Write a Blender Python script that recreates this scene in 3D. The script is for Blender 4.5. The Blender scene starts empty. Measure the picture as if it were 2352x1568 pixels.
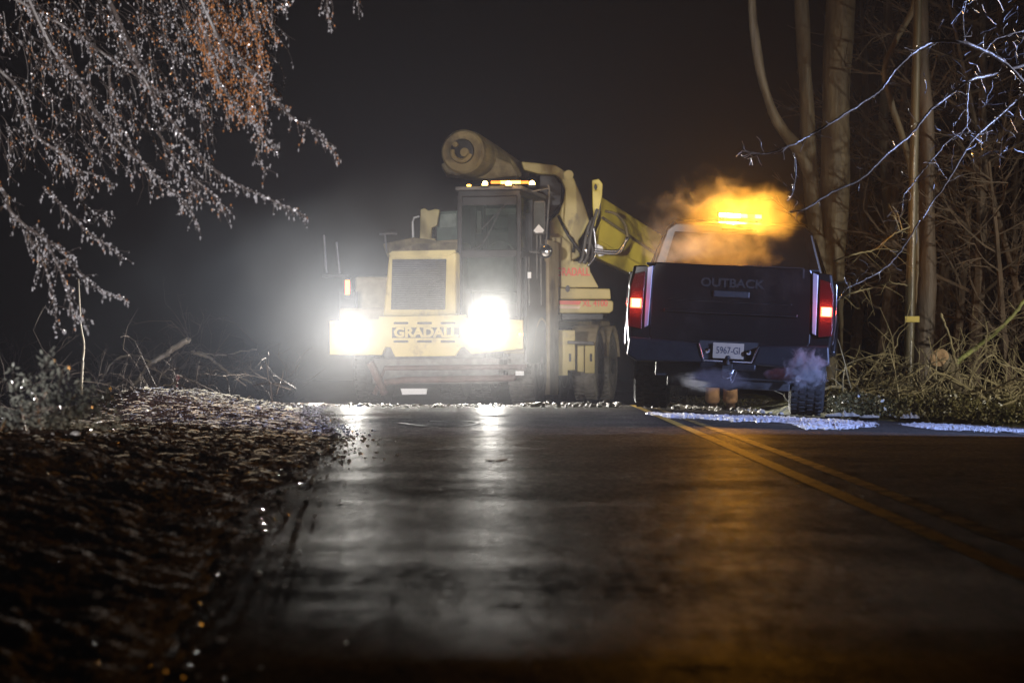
import bpy, bmesh, math, random
from mathutils import Vector, Matrix, noise
R = math.radians
random.seed(7)
S = bpy.context.scene
COL = S.collection

# ------------------------------------------------------------------ camera
H = 0.45                      # crouching photographer
F = 5553.0                    # focal length in photo pixels (2352 wide)
PITCH = math.atan(66.0 / F)
cam_d = bpy.data.cameras.new('camera')
cam = bpy.data.objects.new('camera', cam_d); COL.objects.link(cam)
cam.location = (0, 0, H); cam.rotation_euler = (R(90) + PITCH, 0, 0)
cam_d.lens = 85; cam_d.sensor_width = 36; cam_d.clip_start = .1; cam_d.clip_end = 600
cam_d.dof.use_dof = True; cam_d.dof.focus_distance = 21; cam_d.dof.aperture_fstop = 4.5
S.camera = cam

# ------------------------------------------------------------------ night sky
w = bpy.data.worlds.new('World'); S.world = w; w.use_nodes = True
nt = w.node_tree; nt.nodes.clear()
sky = nt.nodes.new('ShaderNodeTexSky'); sky.sky_type = 'NISHITA'; sky.sun_disc = False
sky.sun_elevation = R(-4); sky.sun_rotation = R(200)
bg = nt.nodes.new('ShaderNodeBackground'); bg.inputs[1].default_value = 0.05
wo = nt.nodes.new('ShaderNodeOutputWorld')
nt.links.new(sky.outputs[0], bg.inputs[0]); nt.links.new(bg.outputs[0], wo.inputs[0])
S.view_settings.view_transform = 'Standard'; S.view_settings.look = 'None'
S.view_settings.exposure = 0; S.view_settings.gamma = 1
S.cycles.volume_step_rate = 1.0; S.cycles.volume_max_steps = 96
S.cycles.max_bounces = 6; S.cycles.volume_bounces = 0; S.cycles.diffuse_bounces = 2
S.cycles.glossy_bounces = 2; S.cycles.transparent_max_bounces = 12
S.cycles.sample_clamp_indirect = 2.0; S.cycles.sample_clamp_direct = 0
S.cycles.caustics_reflective = False; S.cycles.caustics_refractive = False

# strengths of the lamps in the place
W_HEAD = 8000.0; W_AMBER = 3000.0; W_BLUE = 6200.0; W_CAR = 32000.0; W_WARM = 3300.0; W_RED = 2.6
HAZE_D = 0.00025

def light(name, kind, loc, power, color, size=.05, target=None, cone=60, blend=.3, parent=None):
    d = bpy.data.lights.new(name, kind); d.energy = power; d.color = color
    d.shadow_soft_size = size
    if kind == 'SPOT': d.spot_size = R(cone); d.spot_blend = blend
    o = bpy.data.objects.new(name, d); COL.objects.link(o); o.location = loc
    if target is not None:
        o.rotation_euler = (Vector(target) - Vector(loc)).to_track_quat('-Z', 'Y').to_euler()
    return o
# headlamps of the cars parked behind the photographer and at the right of the road
light('car_headlamp_light', 'SPOT', (-3.4, -9, .6), W_CAR, (1, .95, .95), .08, (-3.0, 12, 3.05), 18, .3)
light('work_truck_lamp_light', 'SPOT', (11.5, 20.5, 2.0), W_WARM, (1, .92, .74), .10, (2.6, 31.5, .7), 50, .85)
light('police_headlamp_light', 'SPOT', (8.2, 18.2, 2.8), W_BLUE, (.36, .49, 1.0), .06, (2.7, 20.6, 1.1), 74, .25)

# ------------------------------------------------------------------ pixel -> world
def ray(u, v):
    a = (u - 1176) / F; b = (784 - v) / F
    return Vector((a, math.cos(PITCH) - b * math.sin(PITCH), math.sin(PITCH) + b * math.cos(PITCH)))
def P(u, v, Y):
    d = ray(u, v); t = Y / d.y
    return Vector((0, 0, H)) + d * t

# ------------------------------------------------------------------ materials
def mat(name, col, rough=.6, metal=0., var=0., vscale=8., bump=0., bscale=40., spec=.5, coat=0., dirt=None, dirt_scale=3., dirt_amt=.5, vcoord='Object', stretch=None):
    m = bpy.data.materials.new(name); m.use_nodes = True
    n = m.node_tree; p = n.nodes['Principled BSDF']
    p.inputs['Roughness'].default_value = rough; p.inputs['Metallic'].default_value = metal
    p.inputs['Specular IOR Level'].default_value = spec; p.inputs['Coat Weight'].default_value = coat
    p.inputs['Base Color'].default_value = (*col, 1)
    tc = n.nodes.new('ShaderNodeTexCoord'); src = tc.outputs[vcoord]
    if stretch:
        mp = n.nodes.new('ShaderNodeMapping'); mp.inputs['Scale'].default_value = stretch
        n.links.new(src, mp.inputs[0]); src = mp.outputs[0]
    last = None
    if var > 0:
        t = n.nodes.new('ShaderNodeTexNoise'); t.inputs['Scale'].default_value = vscale; t.inputs['Detail'].default_value = 6
        n.links.new(src, t.inputs[0])
        r = n.nodes.new('ShaderNodeValToRGB'); n.links.new(t.outputs[0], r.inputs[0])
        r.color_ramp.elements[0].position = .3; r.color_ramp.elements[1].position = .7
        r.color_ramp.elements[0].color = (*[c * (1 - var) for c in col], 1)
        r.color_ramp.elements[1].color = (*[min(1, c * (1 + var)) for c in col], 1)
        last = r.outputs[0]
    if dirt:
        t = n.nodes.new('ShaderNodeTexNoise'); t.inputs['Scale'].default_value = dirt_scale; t.inputs['Detail'].default_value = 8
        t.inputs['Roughness'].default_value = .7
        n.links.new(src, t.inputs[0])
        r = n.nodes.new('ShaderNodeValToRGB'); n.links.new(t.outputs[0], r.inputs[0])
        r.color_ramp.elements[0].position = .62 - dirt_amt * .3; r.color_ramp.elements[1].position = .78 - dirt_amt * .2
        mx = n.nodes.new('ShaderNodeMix'); mx.data_type = 'RGBA'
        n.links.new(r.outputs[0], mx.inputs[0])
        if last: n.links.new(last, mx.inputs[6])
        else: mx.inputs[6].default_value = (*col, 1)
        mx.inputs[7].default_value = (*dirt, 1); last = mx.outputs[2]
    if last: n.links.new(last, p.inputs['Base Color'])
    if bump > 0:
        t = n.nodes.new('ShaderNodeTexNoise'); t.inputs['Scale'].default_value = bscale; t.inputs['Detail'].default_value = 5
        n.links.new(src, t.inputs[0])
        b = n.nodes.new('ShaderNodeBump'); b.inputs['Strength'].default_value = bump; b.inputs['Distance'].default_value = .02
        n.links.new(t.outputs[0], b.inputs['Height']); n.links.new(b.outputs[0], p.inputs['Normal'])
    return m
def dull(m, fac):
    # dry, gritty surface: only a small share of it carries a shiny water film
    n = m.node_tree; p = n.nodes['Principled BSDF']; df = n.nodes.new('ShaderNodeBsdfDiffuse'); mx = n.nodes.new('ShaderNodeMixShader'); mx.inputs[0].default_value = fac
    bc = p.inputs['Base Color']
    if bc.links: n.links.new(bc.links[0].from_socket, df.inputs[0])
    else: df.inputs[0].default_value = bc.default_value
    if p.inputs['Normal'].links: n.links.new(p.inputs['Normal'].links[0].from_socket, df.inputs['Normal'])
    n.links.new(df.outputs[0], mx.inputs[1]); n.links.new(p.outputs[0], mx.inputs[2]); n.links.new(mx.outputs[0], n.nodes['Material Output'].inputs['Surface'])
    return m
def icy(m, fac):
    # ice lets light from behind through
    n = m.node_tree; p = n.nodes['Principled BSDF']; df = n.nodes.new('ShaderNodeBsdfTranslucent'); mx = n.nodes.new('ShaderNodeMixShader'); mx.inputs[0].default_value = fac
    bc = p.inputs['Base Color']
    if bc.links: n.links.new(bc.links[0].from_socket, df.inputs[0])
    else: df.inputs[0].default_value = bc.default_value
    n.links.new(p.outputs[0], mx.inputs[1]); n.links.new(df.outputs[0], mx.inputs[2]); n.links.new(mx.outputs[0], n.nodes['Material Output'].inputs['Surface'])
    return m
def emit(name, col, strength):
    m = bpy.data.materials.new(name); m.use_nodes = True; p = m.node_tree.nodes['Principled BSDF']
    p.inputs['Base Color'].default_value = (*[c * .5 for c in col], 1)
    p.inputs['Emission Color'].default_value = (*col, 1); p.inputs['Emission Strength'].default_value = strength
    return m
def glass(name, col, rough=.05, alpha=.4):
    m = bpy.data.materials.new(name); m.use_nodes = True; p = m.node_tree.nodes['Principled BSDF']
    p.inputs['Base Color'].default_value = (*col, 1); p.inputs['Roughness'].default_value = rough
    p.inputs['Alpha'].default_value = alpha
    return m

M = {}
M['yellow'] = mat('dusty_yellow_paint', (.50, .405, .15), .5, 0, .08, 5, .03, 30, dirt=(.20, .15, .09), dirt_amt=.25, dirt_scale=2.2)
M['yellow_bright'] = mat('yellow_paint', (.70, .56, .07), .35, 0, .06, 4, dirt=(.25, .17, .07), dirt_amt=.1)
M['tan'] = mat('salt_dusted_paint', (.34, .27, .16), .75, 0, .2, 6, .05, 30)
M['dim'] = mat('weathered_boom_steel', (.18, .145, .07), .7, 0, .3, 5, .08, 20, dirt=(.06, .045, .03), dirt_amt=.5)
M['black_steel'] = mat('black_steel', (.02, .02, .02), .5, .2, .3, 10, .05, 30)
M['grey_steel'] = mat('dusty_grey_steel', (.13, .125, .12), .6, .2, .3, 9, .05, 30)
M['rail'] = mat('dusty_red_steel', (.09, .05, .045), .7, 0, .3, 7)
M['chrome'] = mat('chrome', (.8, .8, .82), .14, 1)
M['rubber'] = mat('tyre_rubber', (.022, .022, .022), .75, 0, .3, 20, .2, 60)
M['dusty_rubber'] = mat('dusty_tyre_rubber', (.24, .225, .20), .85, 0, .25, 9, .15, 40)
M['rim'] = mat('dirty_wheel_rim', (.12, .115, .11), .55, .3, .3, 12)
M['grille'] = mat('radiator_mesh', (.05, .055, .05), .6, .2, .2, 20, .3, 140)
M['red'] = mat('red_lettering', (.75, .10, .045), .45)
M['cream'] = mat('cream_stripe', (.75, .55, .38), .5)
M['white'] = mat('white_reflector', (.85, .85, .85), .3)
M['cabglass'] = glass('cab_window_glass', (.03, .05, .045), .05, .38)
M['seat'] = mat('cab_interior', (.09, .13, .11), .8, 0, .3, 5)
M['dirtyseat'] = mat('pale_cab_trim', (.20, .24, .21), .8, 0, .3, 8)
M['truck'] = mat('black_car_paint', (.006, .005, .005), .28, 0, .1, 4, coat=.3, dirt=(.022, .017, .014), dirt_amt=.35, dirt_scale=2)
M['truck_trim'] = mat('black_plastic', (.018, .018, .018), .55, 0, .2, 12, .1, 80)
M['truckglass'] = mat('tinted_glass', (.01, .01, .01), .08, 0, spec=.8)
M['redlens'] = mat('red_lens', (.07, .002, .002), .15, 0, spec=.7, bump=.3, bscale=120)
M['plate'] = mat('licence_plate', (.34, .27, .19), .5, 0, .08, 10)
M['ink'] = mat('plate_ink', (.05, .05, .06), .6)
M['badge'] = mat('grey_badge_letters', (.03, .027, .024), .45, .2)
M['bark'] = mat('wet_bark', (.12, .098, .062), .6, 0, .45, 7, .8, 25, stretch=(1, 1, .18))
M['woods'] = mat('shaded_woods_bark', (.085, .06, .04), .8, 0, .4, 7, .6, 25)  # darker bark copy: the dim light of the deep woods is in its colour
M['woods_dark'] = dull(mat('shaded_dark_twig', (.035, .026, .02), .7, 0, .4, 7), .3)  # colour darkened to keep the left brush in gloom
M['barkred'] = mat('reddish_bark', (.075, .055, .04), .6, 0, .5, 6, .9, 18, stretch=(1, 1, .25))
M['pole'] = mat('wet_pole_wood', (.10, .085, .052), .45, 0, .3, 9, .4, 30, stretch=(1, 1, .1))
M['ice'] = icy(mat('clear_ice', (.58, .57, .60), .3, .25, spec=1.0), .35)
M['twig'] = mat('iced_twig', (.045, .034, .03), .55, 0, .3, 30, spec=.8)
M['branch'] = mat('pale_wet_branch', (.16, .115, .07), .35, 0, .3, 20, .3, 60)
M['rust'] = mat('rust_brown_buds', (.34, .14, .045), .5, 0, .4, 20)
M['cutwood'] = mat('fresh_cut_wood', (.62, .42, .24), .7, 0, .15, 20, .2, 60)
M['moss'] = mat('mossy_bark', (.17, .19, .06), .8, 0, .4, 9, .6, 40, dirt=(.16, .12, .07), dirt_amt=.4)
M['brush'] = mat('pale_brush_twig', (.27, .23, .13), .5, 0, .4, 4)
M['leaf'] = mat('ivy_leaf', (.10, .088, .035), .35, 0, .5, 3)
M['litter'] = mat('leaf_litter', (.085, .05, .03), .35, 0, .5, 3)
M['tan_cloth'] = mat('tan_work_cloth', (.50, .28, .15), .85, 0, .12, 14, .3, 60)
M['navy'] = mat('navy_work_cloth', (.03, .03, .055), .85, 0, .2, 14, .3, 60)
M['boot'] = mat('brown_boot_leather', (.12, .07, .04), .6, 0, .2, 14)
M['skin'] = mat('skin', (.55, .34, .25), .55)
M['hivis'] = mat('hi_vis_jacket', (.55, .62, .05), .8, 0, .1, 10)
M['hat'] = mat('white_hard_hat', (.7, .7, .68), .3)
M['head_on'] = emit('headlamp_on', (1, .97, .90), 8)
M['amber_on'] = emit('amber_lamp_on', (1, .46, .06), 11)
M['amber_hot'] = emit('amber_lamp_bright', (1, .62, .16), 42)
M['amber_low'] = emit('amber_lamp_dim', (1, .30, .04), 1.4)
M['red_on'] = emit('tail_lamp_on', (1, .10, .04), 9)
M['red_hot'] = emit('tail_lamp_bulb', (1, .45, .25), 22)
M['orange_on'] = emit('amber_marker_glow', (1, .22, .05), 5)

# ------------------------------------------------------------------ mesh builder
class MB:
    def __init__(s): s.v = []; s.f = []; s.m = []
    def add(s, vs, fs, mi=0):
        o = len(s.v); s.v += [tuple(x) for x in vs]; s.f += [tuple(i + o for i in f) for f in fs]; s.m += [mi] * len(fs)
    def box(s, c, d, rot=None, mi=0):
        hx, hy, hz = d[0] / 2, d[1] / 2, d[2] / 2
        vs = [Vector((x, y, z)) for x in (-hx, hx) for y in (-hy, hy) for z in (-hz, hz)]
        if rot: vs = [rot @ q for q in vs]
        c = Vector(c)
        s.add([q + c for q in vs], [(0, 1, 3, 2), (4, 6, 7, 5), (0, 4, 5, 1), (2, 3, 7, 6), (0, 2, 6, 4), (1, 5, 7, 3)], mi)
        return s
    def bx(s, x0, x1, y0, y1, z0, z1, mi=0):
        return s.box(((x0 + x1) / 2, (y0 + y1) / 2, (z0 + z1) / 2), (x1 - x0, y1 - y0, z1 - z0), None, mi)
    def tube(s, pts, r, n=6, mi=0, cap=True):
        pts = [Vector(p) for p in pts]
        if isinstance(r, (int, float)): r = [r] * len(pts)
        vs = []
        ref = Vector((0.13, .2, 1)).normalized()
        for i, p in enumerate(pts):
            t = (pts[min(i + 1, len(pts) - 1)] - pts[max(i - 1, 0)])
            if t.length < 1e-9: t = Vector((0, 0, 1))
            t.normalize()
            a = t.cross(ref)
            if a.length < .05: a = t.cross(Vector((1, 0, 0)))
            a.normalize(); b = t.cross(a)
            for k in range(n):
                an = 2 * math.pi * k / n
                vs.append(p + (a * math.cos(an) + b * math.sin(an)) * r[i])
        fs = []
        for i in range(len(pts) - 1):
            for k in range(n):
                k2 = (k + 1) % n
                fs.append((i * n + k, i * n + k2, (i + 1) * n + k2, (i + 1) * n + k))
        if cap:
            fs.append(tuple(range(n))[::-1]); fs.append(tuple((len(pts) - 1) * n + k for k in range(n)))
        s.add(vs, fs, mi); return s
    def cyl(s, a, b, r, n=20, mi=0): return s.tube([a, b], r, n, mi)
    def prism(s, front, back, mi=0):
        n = len(front)
        fs = [tuple(range(n)), tuple(range(2 * n - 1, n - 1, -1))]
        for k in range(n):
            k2 = (k + 1) % n; fs.append((k, k + n, k2 + n, k2))
        s.add(list(front) + list(back), fs, mi); return s
    def octa(s, c, rx, rz=None, mi=0):
        rz = rz or rx; c = Vector(c)
        vs = [c + Vector(q) for q in ((rx, 0, 0), (-rx, 0, 0), (0, rx, 0), (0, -rx, 0), (0, 0, rz), (0, 0, -rz))]
        s.add(vs, [(0, 2, 4), (2, 1, 4), (1, 3, 4), (3, 0, 4), (2, 0, 5), (1, 2, 5), (3, 1, 5), (0, 3, 5)], mi); return s
    def rock(s, c, r, mi=0, flat=.7):
        c = Vector(c); vs = []
        t = (1 + 5 ** .5) / 2
        base = [(-1, t, 0), (1, t, 0), (-1, -t, 0), (1, -t, 0), (0, -1, t), (0, 1, t), (0, -1, -t), (0, 1, -t), (t, 0, -1), (t, 0, 1), (-t, 0, -1), (-t, 0, 1)]
        for q in base:
            q = Vector(q).normalized() * r * random.uniform(.7, 1.25); q.z *= flat; vs.append(c + q)
        s.add(vs, [(0, 11, 5), (0, 5, 1), (0, 1, 7), (0, 7, 10), (0, 10, 11), (1, 5, 9), (5, 11, 4), (11, 10, 2), (10, 7, 6), (7, 1, 8), (3, 9, 4), (3, 4, 2), (3, 2, 6), (3, 6, 8), (3, 8, 9), (4, 9, 5), (2, 4, 11), (6, 2, 10), (8, 6, 7), (9, 8, 1)], mi)
        return s
    def lathe(s, c, axis, prof, n=28, mi=0):
        """prof: list of (distance along axis, radius)"""
        ax = Vector(axis).normalized(); a = ax.cross(Vector((0, 0, 1)))
        if a.length < .1: a = ax.cross(Vector((1, 0, 0)))
        a.normalize(); b = ax.cross(a); c = Vector(c); vs = []
        for (h, r) in prof:
            for k in range(n):
                an = 2 * math.pi * k / n; vs.append(c + ax * h + (a * math.cos(an) + b * math.sin(an)) * r)
        fs = []
        for i in range(len(prof) - 1):
            for k in range(n):
                k2 = (k + 1) % n; fs.append((i * n + k, i * n + k2, (i + 1) * n + k2, (i + 1) * n + k))
        fs.append(tuple(range(n))[::-1]); fs.append(tuple((len(prof) - 1) * n + k for k in range(n)))
        s.add(vs, fs, mi); return s
    def build(s, name, ms, parent=None, smooth=False, bevel=0., local=None):
        me = bpy.data.meshes.new(name); me.from_pydata(s.v, [], s.f); me.update()
        if not isinstance(ms, (list, tuple)): ms = [ms]
        for m in ms: me.materials.append(m)
        if len(ms) > 1: me.polygons.foreach_set('material_index', s.m)
        bm = bmesh.new(); bm.from_mesh(me)
        if len(bm.faces) < 20000: bmesh.ops.recalc_face_normals(bm, faces=bm.faces)
        bm.to_mesh(me); bm.free()
        o = bpy.data.objects.new(name, me); COL.objects.link(o)
        if smooth: me.shade_smooth()
        if bevel > 0:
            b = o.modifiers.new('bevel', 'BEVEL'); b.width = bevel; b.segments = 2; b.limit_method = 'ANGLE'; b.angle_limit = R(40)
        if parent is not None:
            o.parent = parent
            if local is None: o.matrix_parent_inverse = world_of(parent).inverted()
        return o
def world_of(o):
    m = Matrix.LocRotScale(o.location, o.rotation_euler, o.scale)
    return m if o.parent is None else world_of(o.parent) @ o.matrix_parent_inverse @ m
def tag(o, label=None, cat=None, group=None, kind=None):
    if label: o['label'] = label
    if cat: o['category'] = cat
    if group: o['group'] = group
    if kind: o['kind'] = kind
    return o
def empty(name, loc=(0, 0, 0), label=None, cat=None, group=None, rot=(0, 0, 0)):
    o = bpy.data.objects.new(name, None); COL.objects.link(o); o.location = loc; o.rotation_euler = rot
    o.empty_display_size = .3
    return tag(o, label, cat, group)
def text(name, body, size, m, mw, parent, depth=.006, offset=0., xscale=1., local=True, align='CENTER'):
    cu = bpy.data.curves.new(name, 'FONT'); cu.body = body; cu.size = size; cu.extrude = depth; cu.offset = offset
    cu.align_x = align; cu.align_y = 'CENTER'
    t = bpy.data.objects.new(name, cu); COL.objects.link(t)
    bpy.context.view_layer.update()
    me = bpy.data.meshes.new_from_object(t.evaluated_get(bpy.context.evaluated_depsgraph_get()))
    bpy.data.objects.remove(t)
    me.materials.clear(); me.materials.append(m)
    me.transform(mw @ Matrix.Diagonal((xscale, 1, 1, 1)))
    o = bpy.data.objects.new(name, me); COL.objects.link(o); o.parent = parent
    if not local: o.matrix_parent_inverse = world_of(parent).inverted()
    return o
def catmull(pts, n=6):
    pts = [Vector(p) for p in pts]; out = []
    for i in range(len(pts) - 1):
        p0 = pts[max(i - 1, 0)]; p1 = pts[i]; p2 = pts[i + 1]; p3 = pts[min(i + 2, len(pts) - 1)]
        for k in range(n):
            t = k / n
            out.append(.5 * ((2 * p1) + (p2 - p0) * t + (2 * p0 - 5 * p1 + 4 * p2 - p3) * t * t + (3 * p1 - p0 - 3 * p2 + p3) * t ** 3))
    out.append(pts[-1]); return out
def rv(a=1.): return Vector((random.uniform(-a, a), random.uniform(-a, a), random.uniform(-a, a)))

# ------------------------------------------------------------------ ground
def sm(a, b, x):
    t = max(0, min(1, (x - a) / (b - a))); return t * t * (3 - 2 * t)
def gz(x, y):
    z = .05 * sm(12, 25.5, y) - .06 * sm(27, 33, y)
    if y < 12.5: z -= .0031 * (12.5 - max(y, 3)) ** 2 + .059 * max(0, 3 - y)
    z -= .05 * max(0, min(x, 6) - 1.3) * sm(14, 22, y)
    return z
def grid(name, xs, ys, zf, m, kind='structure', smooth=True):
    mb = MB(); nx = len(xs)
    mb.v = [(x, y, zf(x, y)) for y in ys for x in xs]
    mb.f = [(j * nx + i, j * nx + i + 1, (j + 1) * nx + i + 1, (j + 1) * nx + i) for j in range(len(ys) - 1) for i in range(nx - 1)]
    mb.m = [0] * len(mb.f)
    o = mb.build(name, m, smooth=smooth); tag(o, kind=kind); return o
def lin(a, b, n): return [a + (b - a) * i / (n - 1) for i in range(n)]

# dirt / forest floor out to the horizon
M['floor'] = mat('forest_floor', (.045, .033, .022), .8, 0, .5, 1.5, .6, 12)
grid('ground', [-150, -80, -40, -20, -10, -6, -3.5, -2.6, -1.5, 0, 1.3, 2.5, 3.5, 4.5, 6, 10, 20, 40, 80, 150],
     lin(-12, 8, 5) + lin(10, 40, 40) + [45, 60, 90, 140, 200],
     lambda x, y: gz(x, y) - .035 - (.35 * sm(-2.6, -5, x)) , M['floor'])
# wet asphalt
def road_mat():
    m = bpy.data.materials.new('wet_asphalt'); m.use_nodes = True; n = m.node_tree; p = n.nodes['Principled BSDF']
    tc = n.nodes.new('ShaderNodeTexCoord')
    def nz(scale, stretch, detail=4, rough=.6):
        mp = n.nodes.new('ShaderNodeMapping'); mp.inputs['Scale'].default_value = stretch; n.links.new(tc.outputs['Object'], mp.inputs[0])
        t = n.nodes.new('ShaderNodeTexNoise'); t.inputs['Scale'].default_value = scale; t.inputs['Detail'].default_value = detail
        t.inputs['Roughness'].default_value = rough; n.links.new(mp.outputs[0], t.inputs[0]); return t.outputs[0]
    grit = nz(26, (1, .5, 1), 8, .75); patch = nz(1.3, (.7, 1, 1), 6, .7); band = nz(3.4, (.05, 1, 1), 8, .8)
    r = n.nodes.new('ShaderNodeValToRGB'); n.links.new(patch, r.inputs[0])
    r.color_ramp.elements[0].position = .35; r.color_ramp.elements[1].position = .7
    r.color_ramp.elements[0].color = (.018, .017, .016, 1); r.color_ramp.elements[1].color = (.045, .042, .038, 1)
    sto = n.nodes.new('ShaderNodeValToRGB'); n.links.new(nz(34, (1, .3, 1), 6, .8), sto.inputs[0])
    sto.color_ramp.elements[0].position = .38; sto.color_ramp.elements[1].position = .66; sto.color_ramp.elements[0].color = (.35, .35, .35, 1); sto.color_ramp.elements[1].color = (2.2, 2.1, 2.0, 1)
    mu = n.nodes.new('ShaderNodeMix'); mu.data_type = 'RGBA'; mu.blend_type = 'MULTIPLY'; mu.inputs[0].default_value = 1
    n.links.new(r.outputs[0], mu.inputs[6]); n.links.new(sto.outputs[0], mu.inputs[7])
    n.links.new(mu.outputs[2], p.inputs['Base Color'])
    r2 = n.nodes.new('ShaderNodeMapRange'); n.links.new(band, r2.inputs[0])
    r2.inputs['From Min'].default_value = .3; r2.inputs['From Max'].default_value = .7
    r2.inputs['To Min'].default_value = .31; r2.inputs['To Max'].default_value = .42
    n.links.new(r2.outputs[0], p.inputs['Roughness'])
    # most of the dry grit is dull; only a water film on part of it shines
    sp = n.nodes.new('ShaderNodeMapRange'); mm_ = n.nodes.new('ShaderNodeMath'); mm_.operation = 'ADD'; n.links.new(nz(15, (1, .22, 1), 8, .85), mm_.inputs[0]); n.links.new(nz(1.1, (.5, .8, 1), 6, .8), mm_.inputs[1]); n.links.new(mm_.outputs[0], sp.inputs[0])
    sp.inputs['From Min'].default_value = .80; sp.inputs['From Max'].default_value = 1.24; sp.inputs['To Min'].default_value = .003; sp.inputs['To Max'].default_value = .044
    df = n.nodes.new('ShaderNodeBsdfDiffuse'); n.links.new(mu.outputs[2], df.inputs[0])
    mix = n.nodes.new('ShaderNodeMixShader'); n.links.new(sp.outputs[0], mix.inputs[0]); n.links.new(df.outputs[0], mix.inputs[1]); n.links.new(p.outputs[0], mix.inputs[2])
    n.links.new(mix.outputs[0], n.nodes['Material Output'].inputs['Surface'])
    b1 = n.nodes.new('ShaderNodeBump'); b1.inputs['Strength'].default_value = 1; b1.inputs['Distance'].default_value = .024
    n.links.new(grit, b1.inputs['Height'])
    b2 = n.nodes.new('ShaderNodeBump'); b2.inputs['Strength'].default_value = 1; b2.inputs['Distance'].default_value = .002
    n.links.new(band, b2.inputs['Height']); n.links.new(b1.outputs[0], b2.inputs['Normal'])
    n.links.new(b2.outputs[0], p.inputs['Normal'])
    return m
M['road'] = road_mat()
def redge(y):     # left edge of the bare asphalt
    return -.72 - .30 * sm(3, 12, y) - 1.15 * sm(13, 26, y) + .10 * noise.noise(Vector((y * 1.1, .3, 0))) + .05 * noise.noise(Vector((y * 4.3, 2.3, 0)))
VP = .017
road_ys = lin(-12, 2, 6) + lin(2.5, 34, 90) + [38, 44, 52, 60]
road_fr = lin(0, 1, 40)
mb = MB()
for y in road_ys:
    x0 = -2.75 + VP * y; x1 = 4.6 + VP * y
    mb.v += [(x0 + (x1 - x0) * t, y, gz(x0 + (x1 - x0) * t, y)) for t in road_fr]
nx = len(road_fr)
mb.f = [(j * nx + i, j * nx + i + 1, (j + 1) * nx + i + 1, (j + 1) * nx + i) for j in range(len(road_ys) - 1) for i in range(nx - 1)]
mb.m = [0] * len(mb.f)
tag(mb.build('road', M['road'], smooth=True), kind='structure')
# double yellow centre line, worn
M['line'] = dull(mat('worn_yellow_line', (.36, .23, .05), .5, 0, .5, 9, .4, 60, dirt=(.02, .018, .016), dirt_amt=.7, dirt_scale=9), .07)
M['wline'] = dull(mat('worn_white_line', (.40, .38, .36), .5, 0, .3, 9, .3, 60, dirt=(.02, .018, .016), dirt_amt=1.1, dirt_scale=6), .07)
def stripe(x0, wdt, y0, y1, m, xf=lambda y: VP * y):
    mb = MB(); ys = lin(y0, y1, 60)
    for y in ys:
        for s_ in (0, wdt): mb.v.append((x0 + s_ + xf(y), y, gz(x0 + s_ + xf(y), y) + .004))
    mb.f = [(2 * j, 2 * j + 1, 2 * j + 3, 2 * j + 2) for j in range(len(ys) - 1)]; mb.m = [0] * len(mb.f)
    tag(mb.build('road_marking', m), kind='structure')
CL = .93
M['line2'] = dull(mat('worn_yellow_line_pale', (.32, .21, .06), .5, 0, .3, 9, .3, 60, dirt=(.02, .018, .016), dirt_amt=1.0, dirt_scale=7), .07)
CX = lambda y: 2.22 * (H - gz(1, y)) + .0168 * y
stripe(0, .075, 2, 30, M['line'], CX); stripe(.20, .07, 2, 30, M['line2'], CX)
stripe(0, .1, 9, 26, M['wline'], xf=lambda y: 4.15 + VP * y - .12 * max(0, 15 - y))
# tar crack loop and a manhole-like patch on the asphalt
M['tar'] = mat('tar_seal', (.008, .008, .008), .9, 0, spec=.1)
mb = MB()
loop = [(920, 972), (950, 976), (1000, 980), (1060, 979), (1098, 972), (1060, 967), (985, 968)]
def G(u, v, dz=.006):
    d = ray(u, v); Y = 15.
    for _ in range(12):
        Y = max(2., (H - gz(d.x * Y, Y)) / max(1e-4, -d.z / d.y))
        Y = min(Y, 60)
    return Vector((d.x / d.y * Y, Y, gz(d.x / d.y * Y, Y) + dz))
mb.tube(catmull([G(*q) for q in loop], 5), .02, 5)
mb.tube(catmull([G(1112, 955), G(1135, 957), G(1165, 957)], 3), [.02] + [.06] * 5 + [.02], 5)
mb.tube(catmull([G(1120, 1056), G(1135, 1059), G(1160, 1055)], 3), .02, 5)
for v in mb.v: pass
mb.v = [(a, b, gz(a, b) + .003 + max(0, c - gz(a, b)) * .12) for a, b, c in mb.v]
tag(mb.build('tar_seam', M['tar']), kind='structure')

# left verge: low ridge of frozen leaf litter
def vz(x, y):
    e = redge(y); t = (e - x) / 1.55
    if t <= 0: return gz(x, y) - .03
    prof = .22 * math.sin(min(1, t) * math.pi / 2) ** 1.3
    hy = .20 - .11 * sm(8, 17, y) + .13 * sm(19, 23.5, y)
    ridge = prof / .22 * hy * (1 + .12 * noise.noise(Vector((y * .5, 1.3, 0))))
    if t > 1: ridge -= (t - 1) * .45
    ridge *= 1 - .9 * sm(24.5, 27.5, y)
    n1 = noise.noise(Vector((x * 3, y * 1.4, 0))) * .03 + noise.noise(Vector((x * 9, y * 7, 3))) * .022 + noise.noise(Vector((x * 26, y * 22, 5))) * .014 + noise.noise(Vector((x * 60, y * 50, 5))) * .006
    return gz(x, y) + ridge + n1 * min(1, t * 5)
ys = []; y = 2.6
while y < 31: ys.append(y); y += .012 + y * .0028
mb = MB(); fr = lin(0, 1, 130)
for y in ys:
    for t in fr:
        x = redge(y) + .05 - t * 3.2; mb.v.append((x, y, vz(x, y)))
nx = len(fr); mb.f = [(j * nx + i, j * nx + i + 1, (j + 1) * nx + i + 1, (j + 1) * nx + i) for j in range(len(ys) - 1) for i in range(nx - 1)]; mb.m = [0] * len(mb.f)
M['verge'] = mat('frozen_leaf_litter', (.05, .032, .022), .72, 0, .6, 14, 1., 45, spec=.5, dirt=(.20, .18, .17), dirt_amt=.1, dirt_scale=5); dull(M['verge'], .30)
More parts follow.
